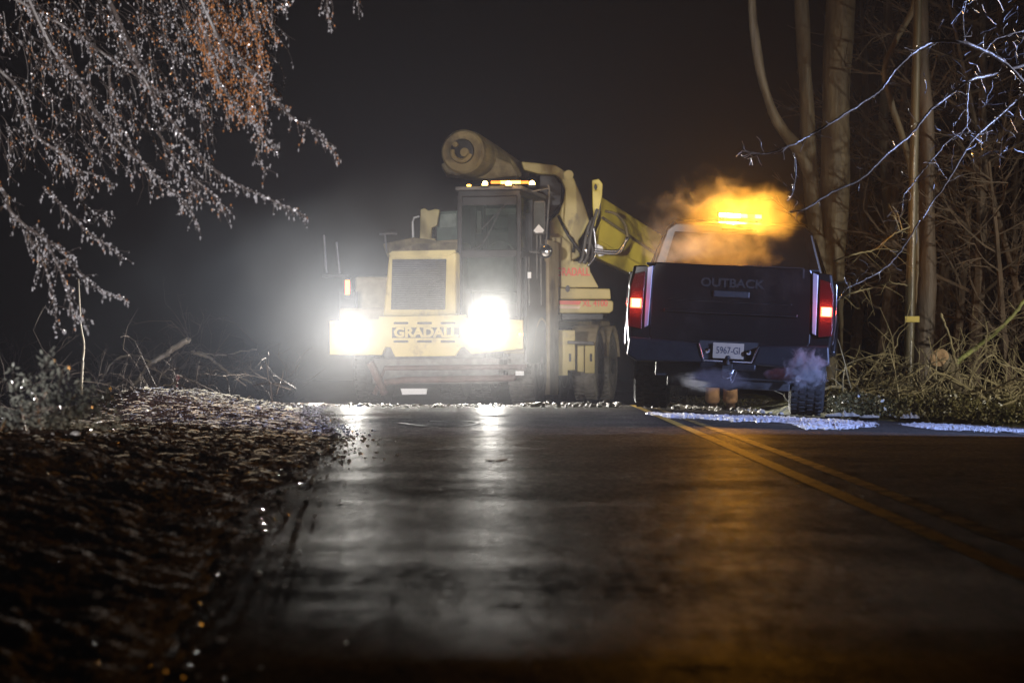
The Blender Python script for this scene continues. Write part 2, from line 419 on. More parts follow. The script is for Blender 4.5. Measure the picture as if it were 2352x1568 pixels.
tag(mb.build('verge', M['verge'], smooth=True), kind='structure')
# leaves and ice chips on it (nobody could count them)
lv = MB(); ic = MB()
for i in range(15000):
    y = 3 + 26 * random.random() ** .8; x = redge(y) + random.gauss(.0, .10) * (random.random() < .22) - abs(random.gauss(0, .9)) * (random.random() < .95)
    z = max(vz(x, y), gz(x, y)) + .004; s_ = random.uniform(.008, .024) * (.45 + .55 * min(1, y / 14))
    a = random.uniform(0, 6.3); t1 = Vector((math.cos(a), math.sin(a), random.uniform(-.3, .6))); t2 = Vector((-math.sin(a), math.cos(a), random.uniform(-.2, .5)))
    c = Vector((x, y, z))
    lv.add([c - t1 * s_, c + t2 * s_ * .6, c + t1 * s_, c - t2 * s_ * .6 + Vector((0, 0, .004))], [(0, 1, 2, 3)])
for i in range(7500):
    y = 3 + 25 * random.random() ** .6; x = redge(y) + .14 * random.gauss(0, 1) - abs(random.gauss(0, .8)) * (random.random() < .8)
    z = max(vz(x, y), gz(x, y)); ic.rock((x, y, z + .004), random.choice((.002, .003, .003, .004, .005, .006, .011)) * (1 + .2 * random.random()))
M['chip'] = icy(mat('ice_chip', (.62, .60, .58), .2, 0, spec=1., bump=.3, bscale=50), .5)
# frosted grass blades matted over the ridge
fg = MB()
for i in range(3600):
    y = 8.5 + 17 * random.random() ** .6; x = redge(y) - random.uniform(.15, 2.1) * random.random() ** .6
    z = vz(x, y) + .003; a = random.gauss(0, 1.1) + (math.pi if random.random() < .5 else 0); ln = random.uniform(.015, .09)
    d = Vector((math.cos(a), math.sin(a), random.uniform(-.05, .35))); q = Vector((x, y, z)); pp = [q.copy()]
    for k in range(3): q = q + d * ln / 3; d.z -= .18; pp.append(q.copy())
    wv = Vector((0, random.uniform(-.3, .3), 1)).normalized() * random.uniform(.0008, .0022)
    fg.add([p_ - wv for p_ in pp] + [p_ + wv for p_ in pp], [(k, k + 1, k + 5, k + 4) for k in range(3)])
tag(fg.build('frosted_grass', icy(mat('frosted_grass', (.40, .37, .30), .3, 0, .3, 20, spec=1), .5)), 'frosted grass blades matted over the crest of the left roadside ridge', 'grass', kind='stuff')
tag(lv.build('leaf_litter', M['litter']), 'dead brown leaves frozen over the left roadside ridge', 'leaf litter', kind='stuff')
tag(ic.build('ice_chips', M['chip']), 'small glinting ice chips strewn over the left roadside ridge', 'ice', kind='stuff')
# larger ice lumps one can pick out
def lump(name, u, v, Y, r, m, label, cat, grp=None, flat=.7):
    c = P(u, v, Y); mb = MB(); mb.rock((0, 0, 0), r, flat=flat)
    o = mb.build(name, m); o.location = c
    s2 = o.modifiers.new('round', 'SUBSURF'); s2.levels = 2; s2.render_levels = 2
    o.data.shade_smooth(); return tag(o, label, cat, grp)

# snow: crusted ridges behind the pickup and along the crest
M['snow'] = mat('crusted_snow', (.50, .50, .52), .6, 0, .25, 12, .9, 28, spec=.6, dirt=(.10, .08, .07), dirt_amt=.35, dirt_scale=5)
M['dirtysnow'] = mat('dirty_snow', (.42, .39, .34), .7, 0, .45, 6, .9, 28, dirt=(.08, .06, .04), dirt_amt=.5)
def snow_patch(pix, m, hh, name='snow', nz=.02, seed=0):
    """pix: list of (u, v_far, v_near) on the ground"""
    us = [p[0] for p in pix]; mb = MB(); N = 260; K = 26
    for i in range(N):
        u = us[0] + (us[-1] - us[0]) * i / (N - 1)
        for j in range(len(us) - 1):
            if us[j] <= u <= us[j + 1] + 1e-6: break
        t = (u - us[j]) / (us[j + 1] - us[j]); vf = pix[j][1] * (1 - t) + pix[j + 1][1] * t; vn = pix[j][2] * (1 - t) + pix[j + 1][2] * t
        tp = min(1, min(i, N - 1 - i) / 45) ** .5
        wob = noise.noise(Vector((u * .03, seed, 0))) * 3 + noise.noise(Vector((u * .12, seed, 2))) * 1.6
        a = G(u, vf + wob * .5); b = G(u, vn + wob)
        for k in range(K):
            q = a.lerp(b, k / (K - 1)); e = math.sin(math.pi * k / (K - 1))
            q.z = gz(q.x, q.y) - .012 - .02 * (1 - tp) + hh * (e ** .5) * (.9 + .5 * noise.noise(Vector((q.x * 1.7 + seed, q.y * 1.7, 0)))) + nz * .55 * noise.noise(Vector((q.x * 7, q.y * 7, 1))) + nz * .5 * noise.noise(Vector((q.x * 22, q.y * 16, 2)))
            mb.v.append(tuple(q))
    mb.f = [(i * K + k, i * K + k + 1, (i + 1) * K + k + 1, (i + 1) * K + k) for i in range(N - 1) for k in range(K - 1)]
    mb.m = [0] * len(mb.f)
    return tag(mb.build(name, m, smooth=True), kind='structure')
snow_patch([(1480, 946, 950), (1530, 948, 962), (1600, 951, 962), (1700, 954, 969), (1790, 955, 970), (1850, 958, 986), (1930, 963, 988), (2020, 966, 982)], M['snow'], .027, nz=.03)
snow_patch([(2050, 971, 974), (2120, 972, 984), (2200, 975, 990), (2352, 983, 994), (2450, 989, 1000)], M['snow'], .027, seed=4, nz=.03)

# ------------------------------------------------------------------ highway excavator
YAW = R(11)
EO = Vector((-1.136, 31.4, -.01)); ER = Vector((math.sin(YAW), math.cos(YAW), 0)); EA = Vector((math.cos(YAW), -math.sin(YAW), 0)); UZ = Vector((0, 0, 1))
exc = empty('wheeled_excavator', EO, 'large yellow wheeled highway excavator with its headlamps on, facing the camera', 'excavator', rot=(0, 0, -YAW))
def L(a, w_, z): return EO + EA * a + ER * w_ + UZ * z
def hit(u, v, n, p0):
    d = ray(u, v); o = Vector((0, 0, H)); return o + d * ((p0 - o).dot(n) / d.dot(n))
def pf(u, v, w_): return hit(u, v, ER, EO + ER * w_)
def ps(u, v, a): return hit(u, v, EA, EO + EA * a)
ROT = Matrix((EA, ER, UZ)).transposed()
def fprism(pts, w0, th, mb=None):
    mb = mb or MB(); f = [pf(u, v, w0) for u, v in pts]; return mb.prism(f, [q + ER * th for q in f])
def ebox(mb, a0, a1, w0, w1, z0, z1, mi=0):
    return mb.box(L((a0 + a1) / 2, (w0 + w1) / 2, (z0 + z1) / 2), (a1 - a0, w1 - w0, z1 - z0), ROT, mi)

# front bumper plate with its cut-outs
bump_o = fprism([(757, 737), (870, 733), (870, 727), (1070, 723), (1070, 729), (1201, 735), (1201, 801), (1150, 806), (1083, 812), (1066, 795), (1058, 798), (1045, 817),
                 (907, 819), (897, 797), (884, 797), (876, 815), (757, 814)], 0, .07)
bump = bump_o.build('front_bumper', M['yellow'], exc, bevel=.008)
mb = MB()
for u0 in (904, 958, 1012):
    for v0 in (742, 784):
        c = pf(u0 + 17, v0, -.004); ol = [(-.085 - .015 * math.cos(t), .015 * math.sin(t)) for t in lin(-1.57, 1.57, 7)] + [(.085 + .015 * math.cos(t), .015 * math.sin(t)) for t in lin(1.57, -1.57, 7)]
        f = [c + EA * a + UZ * b for a, b in ol]; MB().prism(f, [q + ER * .01 for q in f]).build('slot', M['black_steel'], bump)
mb = MB(); mb.box(pf(978, 764, -.003), (.90, .006, .135), ROT); mb.build('name_shade', M['black_steel'], bump)  # dark plate standing in for the shadow inside the cut-out letters
mw = Matrix.Translation(pf(978, 764, -.010)) @ ROT.to_4x4() @ Matrix.Rotation(R(90), 4, 'X')
text('lettering', 'GRADALL', .172, M['yellow'], mw, bump, .004, .0075, 1.12, local=False)
# lamps
def headlamp(u, v):
    c = pf(u, v, -.02); mb = MB()
    mb.lathe(c + ER * .10, -ER, [(0, .06), (.04, .125), (.11, .13), (.125, .12), (.118, .105)], 28)
    h = mb.build('headlamp', M['chrome'], exc, smooth=False)
    MB().lathe(c - ER * .005, -ER, [(0, .104), (.018, .10), (.03, .06), (.034, .01)], 28).build('lens', M['head_on'], h)
    q = c - ER * .13
    light('headlamp_light', 'SPOT', q, W_HEAD, (1, .96, .88), .05, q - ER * 10 - UZ * .25, 160, 1.0)
headlamp(820, 767); headlamp(1131, 757)
for (u, v, col) in ((776, 769, 'orange_on'), (1195, 768, 'orange_on')):  # the right-hand one is an amber reflector with a glow added
    c = pf(u, v, -.02); MB().lathe(c + ER * .03, -ER, [(0, .03), (.03, .034), (.045, .02)], 16).build('amber_marker', M[col], exc)
# radiator cowl and mesh
rad = fprism([(893, 583), (1047, 578), (1047, 725), (879, 727)], .06, .95).build('engine_cowl', M['yellow'], exc, bevel=.03)
g = fprism([(901, 596), (1025, 595), (1022, 711), (898, 711)], .045, .012).build('radiator_grille', M['grille'], exc)
mb = MB()
for k in range(22):
    v = 600 + k * 5.1; a_ = pf(902, v, .04); b_ = pf(1022, v - .3, .04); mb.cyl(a_, b_, .004, 5)
mb.build('grille_bar', M['grey_steel'], g)
fprism([(893, 583), (901, 590), (1030, 588), (1047, 578), (1044, 574), (900, 577)], .03, .04).build('cowl_lip', M['yellow'], exc)
# fenders and body mass left of the cowl
mb = MB(); ebox(mb, -1.22, -.58, .25, 1.9, .70, 1.28); ebox(mb, -1.18, -.55, .9, 2.9, 1.2, 1.72)
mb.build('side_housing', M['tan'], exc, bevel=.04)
mb = MB(); mb.prism([pf(955, 560, .8), pf(1062, 556, .8), pf(1062, 578, .8), pf(900, 578, .8)], [pf(955, 560, .8) + ER * 1.2, pf(1062, 556, .8) + ER * 1.2, pf(1062, 578, .8) + ER * 1.2, pf(900, 578, .8) + ER * 1.2])
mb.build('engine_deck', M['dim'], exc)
mb = MB(); mb.tube(catmull([pf(872, 538, 1.2), pf(900, 536, 1.2), pf(912, 537, 1.2)], 4), .015, 6); mb.cyl(pf(884, 538, 1.2), pf(888, 580, 1.2), .012, 6)
mb.build('deck_rail', M['grey_steel'], exc)
# width rods on the far corner, with a marker lamp
for (u0, v0, u1, v1) in ((744, 540, 750, 628), (773, 556, 780, 628)):
    MB().cyl(pf(u0, v0, .3), pf(u1, v1, .3), .012, 8).build('width_rod', M['grey_steel'], exc)
mb = MB(); mb.box(pf(798, 662, .28), (.10, .06, .27), ROT); mb.box(pf(795, 690, .34), (.03, .03, .35), ROT); mb.box(pf(770, 634, .3), (.34, .03, .03), ROT); ebox(mb, -1.22, -1.0, .3, .4, 1.28, 1.5)
ml = mb.build('lamp_post', M['black_steel'], exc)
MB().box(pf(798, 660, .24), (.055, .02, .19), ROT).build('amber_marker', M['orange_on'], ml)
# driver's cab
cb = MB(); A0, A1, CW0, CW1 = .40, 1.19, .32, 2.0; ZT = 2.83
zs = 1.10
# posts and frames
def post(a, w_, z0, z1, s_=.06): ebox(cb, a - s_ / 2, a + s_ / 2, w_ - s_ / 2, w_ + s_ / 2, z0, z1)
for a in (A0, A1):
    for w_ in (CW0, 1.15, CW1): post(a, w_, .85, ZT - .08)
for z_ in (.88, 1.98): ebox(cb, A0 + .03, A1 - .03, CW0 - .028, CW0 + .028, z_ - .05, z_ + .05)
for a in (A0, A1):
    for z_ in (.88, 1.98): ebox(cb, a - .027, a + .027, CW0 + .03, CW1 - .03, z_ - .045, z_ + .045)
ebox(cb, A0 - .02, A1 + .02, CW0 - .03, CW1 + .03, ZT - .10, ZT - .02)
ebox(cb, A0 + .03, A1 - .03, CW0 - .02, CW0 + .02, ZT - .22, ZT - .101)
ebox(cb, A0 + .03, A1 - .03, CW1 - .02, CW1 + .02, .9, 2.3)
ebox(cb, A0 + .03, A1 - .03, CW0 + .03, CW1 - .03, .84, .90)
ebox(cb, A0 - .028, A0 - .002, CW0 + .03, CW1 - .03, .93, 1.95)
cab = cb.build('driver_cab', M['black_steel'], exc, bevel=.012)
mb = MB(); ebox(mb, A0 - .05, A1 + .05, CW0 - .07, CW1 + .06, ZT - .019, ZT + .03); mb.build('cab_roof', M['grey_steel'], exc, bevel=.015)
mb = MB(); ebox(mb, A0 + .03, A1 - .03, CW0 - .012, CW0, 2.03, ZT - .22); mb.build('windscreen', M['cabglass'], cab)
mb = MB(); ebox(mb, A0 + .03, A1 - .03, CW0 - .012, CW0, .93, 1.93); mb.build('lower_window', M['cabglass'], cab)
for w0, w1 in ((CW0 + .03, 1.12), (1.18, CW1 - .03)):
    mb = MB(); ebox(mb, A1 - .012, A1, w0, w1, 2.03, ZT - .1); ebox(mb, A1 - .012, A1, w0, w1, .93, 1.935); mb.build('side_window', M['cabglass'], cab)
mb = MB(); ebox(mb, .58, 1.0, 1.2, 1.32, 1.5, 2.35); ebox(mb, .58, 1.0, .8, 1.3, 1.35, 1.5); ebox(mb, .66, .92, 1.22, 1.32, 2.36, 2.55)
mb.build('driver_seat', M['seat'], cab, bevel=.04)
mb = MB(); ebox(mb, .48, 1.1, .40, .62, 1.5, 1.98); ebox(mb, .72, 1.12, .44, .50, 2.50, 2.58); mb.box(L(.62, .5, 2.4), (.05, .05, .30), ROT)
mb.tube([L(.86 + .17 * math.cos(t), .72 + .05 * math.sin(t), 2.02 + .14 * math.sin(t)) for t in lin(0, 6.283, 20)], .014, 6)
mb.build('dashboard', M['dirtyseat'], cab)
mb = MB(); mb.tube(catmull([L(.45, CW0 - .03, 2.02), L(.7, CW0 - .04, 2.1), L(.95, CW0 - .04, 2.55)], 4), .008, 5); mb.cyl(L(.7, CW0 - .045, 2.3), L(1.02, CW0 - .045, 2.62), .008, 5)
mb.build('wiper', M['black_steel'], cab)
# roof lamps
for (u, v, s_) in ((1114, 422, .036), (1168, 422, .04), (1222, 421, .036)):
    c = pf(u, v, CW0 - .09); h = MB().box(c + UZ * -.035, (.09, .06, .03), ROT).build('roof_lamp', M['black_steel'], exc)
    MB().lathe(c - UZ * .02, UZ, [(0, s_), (.03, s_ * .95), (.05, s_ * .5)], 14).build('lens', M['amber_hot'], h)
for (u0, u1, mm) in ((1128, 1150, 'amber_low'), (1150, 1196, 'amber_on'), (1198, 1214, 'amber_low'), (1073, 1081, 'amber_on')):
    c = pf((u0 + u1) / 2, 419 if u0 > 1100 else 426, CW0 + .1); MB().box(c, ((u1 - u0) * .0056, .05, .035 if u0 > 1100 else .02), ROT).build('beacon_bar', M[mm], exc)
light('roof_lamp_light', 'POINT', pf(1168, 416, CW0 - .25), 2.2, (1, .5, .12), .05)
# cab side clutter: mirrors, grab rails, warning triangle
mb = MB(); mb.lathe(pf(1253, 577, .62) + ER * .05, -ER, [(0, .04), (.02, .075), (.05, .095), (.06, .092)], 24)
rm = mb.build('round_mirror', M['black_steel'], exc)
MB().lathe(pf(1253, 577, .56), -ER, [(0, .083), (.012, .07), (.022, .045), (.028, .012)], 24).build('mirror_glass', M['chrome'], rm, smooth=True)
mb = MB(); mb.box(pf(1239, 500, .55), (.16, .05, .44), ROT); mm = mb.build('tall_mirror', M['grey_steel'], exc, bevel=.03)
MB().box(pf(1239, 500, .515), (.13, .01, .40), ROT).build('mirror_glass', M['grille'], mm)
mb = MB(); f = [pf(1237, 515, .50), pf(1225, 530, .50), pf(1231, 535, .50), pf(1246, 534, .50), pf(1250, 529, .50)]; mb.prism(f, [q + ER * .012 for q in f])
mb.build('warning_triangle', M['white'], exc)
mb = MB()
mb.tube(catmull([pf(1258, 424, .6), pf(1262, 440, .6), pf(1258, 500, .6), pf(1254, 560, .6)], 4), .012, 6)
mb.cyl(pf(1233, 540, .6), pf(1233, 640, .6), .01, 6); mb.cyl(pf(1241, 540, .6), pf(1243, 700, .6), .012, 6)
mb.tube(catmull([pf(1215, 590, .6), pf(1214, 640, .6), pf(1216, 700, .6)], 4), .012, 6)
mb.cyl(pf(1222, 440, .6), pf(1262, 432, .6), .012, 6); mb.cyl(pf(1216, 578, .6), pf(1250, 580, .6), .016, 6)
mb.build('grab_rail', M['grey_steel'], exc)
MB().box(pf(1216, 632, .45), (.045, .02, .08), ROT).build('side_reflector', M['white'], exc)
# dark side panels under the cab and fender column
mb = MB(); ebox(mb, 1.22, 1.26, .5, 1.9, .55, 1.95); ebox(mb, .9, 1.24, 1.0, 1.9, 2.0, 2.55); mb.build('cab_side_panel', M['black_steel'], exc, bevel=.01)
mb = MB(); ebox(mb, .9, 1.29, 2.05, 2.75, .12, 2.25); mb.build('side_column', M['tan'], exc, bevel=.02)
# chassis
mb = MB(); ebox(mb, -.62, .75, .3, 7.8, .45, .78); ebox(mb, -.75, .95, .2, .5, .28, .62); mb.build('chassis', M['grey_steel'], exc, bevel=.02)
mb = MB(); mb.tube([pf(885, 878, .05), pf(930, 872, .0), pf(1180, 868, .0), pf(1200, 850, .1)], .045, 8); mb.cyl(pf(850, 832, .0), pf(884, 905, .1), .05, 10); mb.tube([pf(860, 905, .2), pf(885, 845, .2), pf(1210, 842, .2)], .035, 8)
mb.build('front_crossmember', M['rail'], exc)
fprism([(920, 892), (981, 892), (979, 905), (924, 906)], .02, .02).build('front_plate', M['white'], exc)
fprism([(1184, 852), (1203, 852), (1203, 862), (1184, 862)], -.02, .02).build('side_reflector', M['white'], exc)
for w_ in (1.55, 6.75, 8.1): MB().lathe(L(-1.05, w_, .6), EA, [(0, .11), (1.9, .11)], 12).build('axle', M['grey_steel'], exc)
def wheel(a, w_, r=.545, wd=.36, side=1, mt='dusty_rubber'):
    c = L(a, w_, r - .02); ax = EA * side; mb = MB()
    mb.lathe(c - ax * wd / 2, ax, [(0, r * .62), (0, r * .9), (.03, r * .975), (.06, r), (wd - .06, r), (wd - .03, r * .975), (wd, r * .9), (wd + .004, r * .75), (wd - .01, r * .62)], 40)
    for k in range(40):
        an = k * math.pi / 20
        for s_ in (-1, 1):
            d = ROT @ Vector((0, math.cos(an + s_ * .04), math.sin(an + s_ * .04)))
            rot = Matrix((EA, UZ.cross(EA) if False else d, EA.cross(d))).transposed()
            mb.box(c + EA * s_ * wd * .24 + d * r * 1.0, (wd * .42, .03, .035), rot)
    t = mb.build('wheel', M[mt], exc)
    mb = MB(); mb.lathe(c + ax * (wd / 2 - .10), ax, [(0, r * .05), (0, r * .52), (.06, r * .6), (.09, r * .63), (.095, r * .60), (.04, r * .5), (.03, r * .3), (.05, r * .26), (.12, r * .22), (.125, .02)], 36)
    for k in range(10):
        an = k * math.pi / 5; d = ROT @ Vector((0, math.cos(an), math.sin(an)))
        mb.cyl(c + ax * (wd / 2 - .07) + d * r * .38, c + ax * (wd / 2 - .03) + d * r * .38, .018, 8, 1)
    mb.build('rim', [M['rim'], M['chrome']], t)
wheel(1.06, 1.6); wheel(-1.06, 1.6, side=-1, mt='rubber')
for w_ in (6.75, 8.15):
    wheel(1.06, w_); wheel(-1.06, w_, side=-1, mt='rubber')
for a in (-.55, .55): wheel(a, 6.75, side=1, mt='rubber', wd=.28)
# mudguards over the rear wheels
for w_ in (1.6, 6.75, 8.15):
    mb = MB(); f = []; N = 14
    for i in range(N):
        an = R(15 + 150 * i / (N - 1)); f.append((math.cos(an) * .66, math.sin(an) * .66 + .52))
    fa = [L(.86, w_ + p, z) for p, z in f] + [L(.86, w_ + p * .94, .52 + (z - .52) * .94) for p, z in f[::-1]]
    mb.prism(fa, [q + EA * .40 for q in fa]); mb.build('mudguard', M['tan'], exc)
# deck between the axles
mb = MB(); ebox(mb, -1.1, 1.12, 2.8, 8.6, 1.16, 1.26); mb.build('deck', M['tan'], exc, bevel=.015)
# tool boxes and steps on the side, facing forward
def front(name, pts, Y, th, m, parent=exc, bev=.01):
    f = [P(u, v, Y) for u, v in pts]; mb = MB(); mb.prism(f, [q + Vector((0, th, 0)) for q in f]); return mb.build(name, m, parent, bevel=bev)
YB = 34.6
front('tool_box', [(1282, 758), (1321, 758), (1321, 850), (1304, 850), (1304, 862), (1282, 862)], YB, .5, M['yellow'])
b2 = front('tool_box', [(1326, 793), (1341, 793), (1341, 854), (1326, 854)], YB + .1, .5, M['yellow'])
b3 = front('tool_box', [(1343, 793), (1366, 793), (1366, 857), (1343, 857)], YB + .2, .4, M['yellow'])
front('step', [(1304, 782), (1364, 784), (1364, 792), (1304, 789)], YB - .15, .4, M['grey_steel'])
for u, Yb in ((1309, YB), (1357, YB + .2)):
    front('box_latch', [(u - 2, 812), (u + 3, 812), (u + 3, 830), (u - 2, 830)], Yb - .012, .01, M['black_steel'], bev=0)
# counterweight, upper structure
front('counterweight', [(1284, 689), (1405, 690), (1409, 694), (1408, 713), (1400, 719), (1284, 719)], YB - .45, 1.5, M['yellow'], bev=.02)
front('upper_deck', [(1284, 661), (1401, 663), (1403, 687), (1284, 687)], YB - .35, 1.4, M['yellow'], bev=.015)
front('swing_ring', [(1290, 720), (1385, 720), (1385, 734), (1290, 734)], YB - .1, 1.2, M['black_steel'])
up = front('upper_body', [(1262, 540), (1282, 536), (1312, 560), (1312, 599), (1351, 602), (1356, 624), (1375, 660), (1262, 660)], YB - .25, 1.1, M['yellow'], bev=.01)
lw = lambda u, v, Y: Matrix.Translation(P(u, v, Y)) @ Matrix.Rotation(R(90), 4, 'X')
text('lettering', 'GRADALL', .155, M['red'], lw(1316, 625, YB - .262), up, .005, .004, .70, local=False)
front('access_hole', [(1304 + 5.5 * math.cos(t), 667 + 8 * math.sin(t) - 4) for t in lin(0, 5.9, 16)], YB - .3552, .012, M['grey_steel'], bev=0)
front('stripe', [(1284, 690), (1336, 691), (1331, 700), (1284, 699)], YB - .462, .01, M['red'], bev=0)
front('stripe', [(1284, 702), (1334, 703), (1330, 709), (1284, 708)], YB - .462, .01, M['cream'], bev=0)
text('lettering', 'XL 4100', .125, M['red'], lw(1367, 697, YB - .462), up, .005, .002, .82, local=False)
# gooseneck arm
goose = front('gooseneck_arm', [(1197, 371), (1230, 374), (1277, 380), (1298, 394), (1318, 410), (1324, 425), (1335, 449), (1349, 491), (1353, 508), (1341, 533), (1328, 553), (1332, 589), (1310, 600), (1262, 560), (1262, 508), (1282, 491), (1295, 462), (1298, 434), (1289, 412), (1276, 402), (1235, 399), (1203, 390)], YB - .1, .28, M['yellow'], bev=.02)
mb = MB(); mb.cyl(P(1306, 402, YB - .2), P(1306, 402, YB + .3), .07, 18); mb.build('pivot_pin', M['yellow'], goose)
front('arm_web', [(1240, 402), (1275, 405), (1290, 430), (1288, 470), (1262, 500), (1240, 480)], YB + .12, .3, M['black_steel'])
mb = MB()
mb.tube(catmull([P(1282, 495, YB - .3), P(1305, 540, YB - .35), P(1338, 585, YB - .3)], 4), .022, 8)
mb.tube(catmull([P(1312, 545, YB - .3), P(1318, 560, YB - .3), P(1316, 580, YB - .3)], 4), .018, 8)
mb.build('hydraulic_rod', M['black_steel'], exc)
# boom tube running down behind the pickup
bl = [P(1378, 450, 35.0), P(1382, 503, 34.6), P(1364, 545, 34.5), P(1366, 590, 34.8)]
br_ = [P(1640, 618, 38.3), P(1640, 678, 37.9), P(1640, 700, 37.9), P(1640, 716, 38.2)]
bk0 = [bl[3] + Vector((0, .7, .0)), bl[0] + Vector((0, .7, 0))]; bk1 = [br_[3] + Vector((.1, .7, 0)), br_[0] + Vector((.1, .7, 0))]
mb = MB(); mb.prism(bl + bk0, br_ + bk1)
b0 = P(1400, 560, 34.5); ax = (br_[1] - bl[1]).normalized()
boom = mb.build('boom', M['yellow_bright'], exc, bevel=.012)
mb = MB(); mb.cyl(P(1384, 500, 34.55), P(1640, 674, 37.85), .02, 8)
mb.build('boom_rail', M['dim'], boom)
# lug plate with a hole
out = [(1360, 414), (1375, 411), (1384, 422), (1383, 449), (1375, 485), (1366, 524), (1361, 474)]
f = [P(u, v, 34.2) for u, v in out]; mb = MB(); mb.prism(f, [q + Vector((0, .09, 0)) for q in f]); lug = mb.build('lug_plate', M['yellow_bright'], exc, bevel=.01)
mb = MB(); mb.tube([P(1368 + 5 * math.cos(t), 430 + 8.5 * math.sin(t), 34.19) for t in lin(0, 6.283, 20)], .009, 6); mb.build('lug_ring', M['yellow_bright'], lug)
f = [P(1368 + 4 * math.cos(t), 430 + 7.5 * math.sin(t), 34.19) for t in lin(0, 5.9, 16)]
MB().prism(f, [q + Vector((0, .005, 0)) for q in f]).build('lug_hole', M['black_steel'], lug)
# hoses and pipes
for k, pts in enumerate([[(1357, 505), (1345, 545), (1338, 590), (1330, 604)], [(1372, 480), (1358, 530), (1352, 575), (1342, 606)], [(1363, 520), (1368, 560), (1366, 590), (1350, 612)],
                         [(1355, 530), (1343, 560), (1350, 590), (1338, 602)], [(1362, 500), (1350, 540), (1362, 575), (1356, 604)], [(1378, 452), (1374, 490), (1360, 520), (1347, 560)]]):
    MB().tube(catmull([P(u, v, 34.15 + .03 * k) for u, v in pts], 6), .022, 8).build('hose', M['chrome'] if k in (2, 3) else M['grey_steel'], exc, smooth=True)
for dv in (0, 6):
    MB().tube(catmull([P(1364, 572 + dv, 34.0), P(1390, 576 + dv, 34.0), P(1418, 576 + dv, 34.0), P(1428, 568 + dv, 34.0), P(1444 - dv * .6, 545, 34.0)], 5), .022, 8).build('hydraulic_pipe', M['chrome'], exc, smooth=True)
MB().tube(catmull([P(1390, 485, 34.25), P(1415, 492, 34.2), P(1435, 515, 34.1), P(1441, 545, 34.05)], 5), .02, 8).build('hose', M['dim'], exc, smooth=True)
front('pipe_bracket', [(1372, 560), (1384, 566), (1390, 585), (1376, 590), (1368, 578)], 34.05, .05, M['white'])
# bucket head held above the cab
c0 = P(1062, 348, 32.6); c1 = P(1190, 400, 35.6); axb = (c1 - c0).normalized()
mb = MB(); mb.lathe(c0, axb, [(0, .17), (-.01, .27), (.03, .30), (.3, .31), (1.4, .26), (3.1, .17)], 30)
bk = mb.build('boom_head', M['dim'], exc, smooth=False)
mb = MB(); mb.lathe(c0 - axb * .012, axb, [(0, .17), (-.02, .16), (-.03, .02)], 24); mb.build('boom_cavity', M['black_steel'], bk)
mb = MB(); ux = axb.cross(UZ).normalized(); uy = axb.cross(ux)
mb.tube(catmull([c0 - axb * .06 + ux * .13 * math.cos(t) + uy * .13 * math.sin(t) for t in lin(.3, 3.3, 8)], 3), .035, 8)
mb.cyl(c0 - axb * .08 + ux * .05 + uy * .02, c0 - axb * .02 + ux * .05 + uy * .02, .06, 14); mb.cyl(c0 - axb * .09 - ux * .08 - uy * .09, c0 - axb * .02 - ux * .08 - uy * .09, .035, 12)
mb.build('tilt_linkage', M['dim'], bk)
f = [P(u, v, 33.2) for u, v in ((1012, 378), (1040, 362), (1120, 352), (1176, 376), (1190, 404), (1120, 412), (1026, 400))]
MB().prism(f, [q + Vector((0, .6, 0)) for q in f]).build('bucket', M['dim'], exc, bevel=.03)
MB().tube(catmull([P(1158, 362, 34.2), P(1176, 378, 34.3), P(1192, 404, 34.4)], 4), .05, 8).build('bucket_link', M['dim'], exc)
# yellow bracket, handle and dark blocks left of the cab
front('cab_bracket', [(966, 481), (975, 478), (984, 484), (1000, 480), (1010, 482), (1004, 518), (992, 523), (991, 546), (1001, 549), (998, 556), (964, 556)], 33.3, .25, M['yellow'])
MB().tube([P(963, 497, 33.3), P(951, 500, 33.3), P(948, 510, 33.3), P(949, 546, 33.3), P(954, 562, 33.3)], .014, 8).build('handrail', M['white'], exc)
front('rear_box', [(1003, 486), (1058, 484), (1058, 558), (1003, 558)], 33.6, .5, M['seat'])
front('rear_box_lid', [(1010, 492), (1048, 490), (1048, 522), (1010, 524)], 33.58, .02, M['dirtyseat'])
front('rear_frame', [(1000, 553), (1060, 549), (1060, 556), (1000, 560)], 33.3, .2, M['tan'])
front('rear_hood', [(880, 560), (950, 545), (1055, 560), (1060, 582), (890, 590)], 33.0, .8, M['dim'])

# ------------------------------------------------------------------ pickup truck
TY = R(-6.3)
TO = Vector((2.12, 24.0, .035))
truck = empty('pickup_truck', TO, 'black pickup truck seen from behind with its red tail lamps lit', 'pickup truck', rot=(0, R(2.9), TY))
TM = Matrix.LocRotScale(truck.location, truck.rotation_euler, Vector((1, 1, 1)))
TMI = TM.inverted()
def T(name, mb, m, parent=truck, smooth=False, bev=0):
    o = mb.build(name, m, None, smooth, bev); o.parent = parent; return o
# cab: tapered prism through sections (y, half width at base, z base, half width at top, z top)
def lo(name, secs, m, parent=truck, bev=.03, smooth=False):
    mb = MB(); vs = []
    for (y, pts) in secs: vs += [(x, y, z) for x, z in pts]
    n = len(secs[0][1]); fs = []
    for i in range(len(secs) - 1):
        for k in range(n):
            k2 = (k + 1) % n; fs.append((i * n + k, i * n + k2, (i + 1) * n + k2, (i + 1) * n + k))
    fs.append(tuple(range(n))); fs.append(tuple((len(secs) - 1) * n + k for k in range(n))[::-1])
    mb.add(vs, fs); return T(name, mb, m, parent, smooth, bev)
def sec(hw, z0, z1, r=.1, wh=None):
    wh = wh if wh is not None else hw
    return [(-hw + .04, z0), (hw - .04, z0), (hw, z0 + r), (hw, z1 - r * 1.2), (wh - r * .5, z1), (-wh + r * .5, z1), (-hw, z1 - r * 1.2), (-hw, z0 + r)]
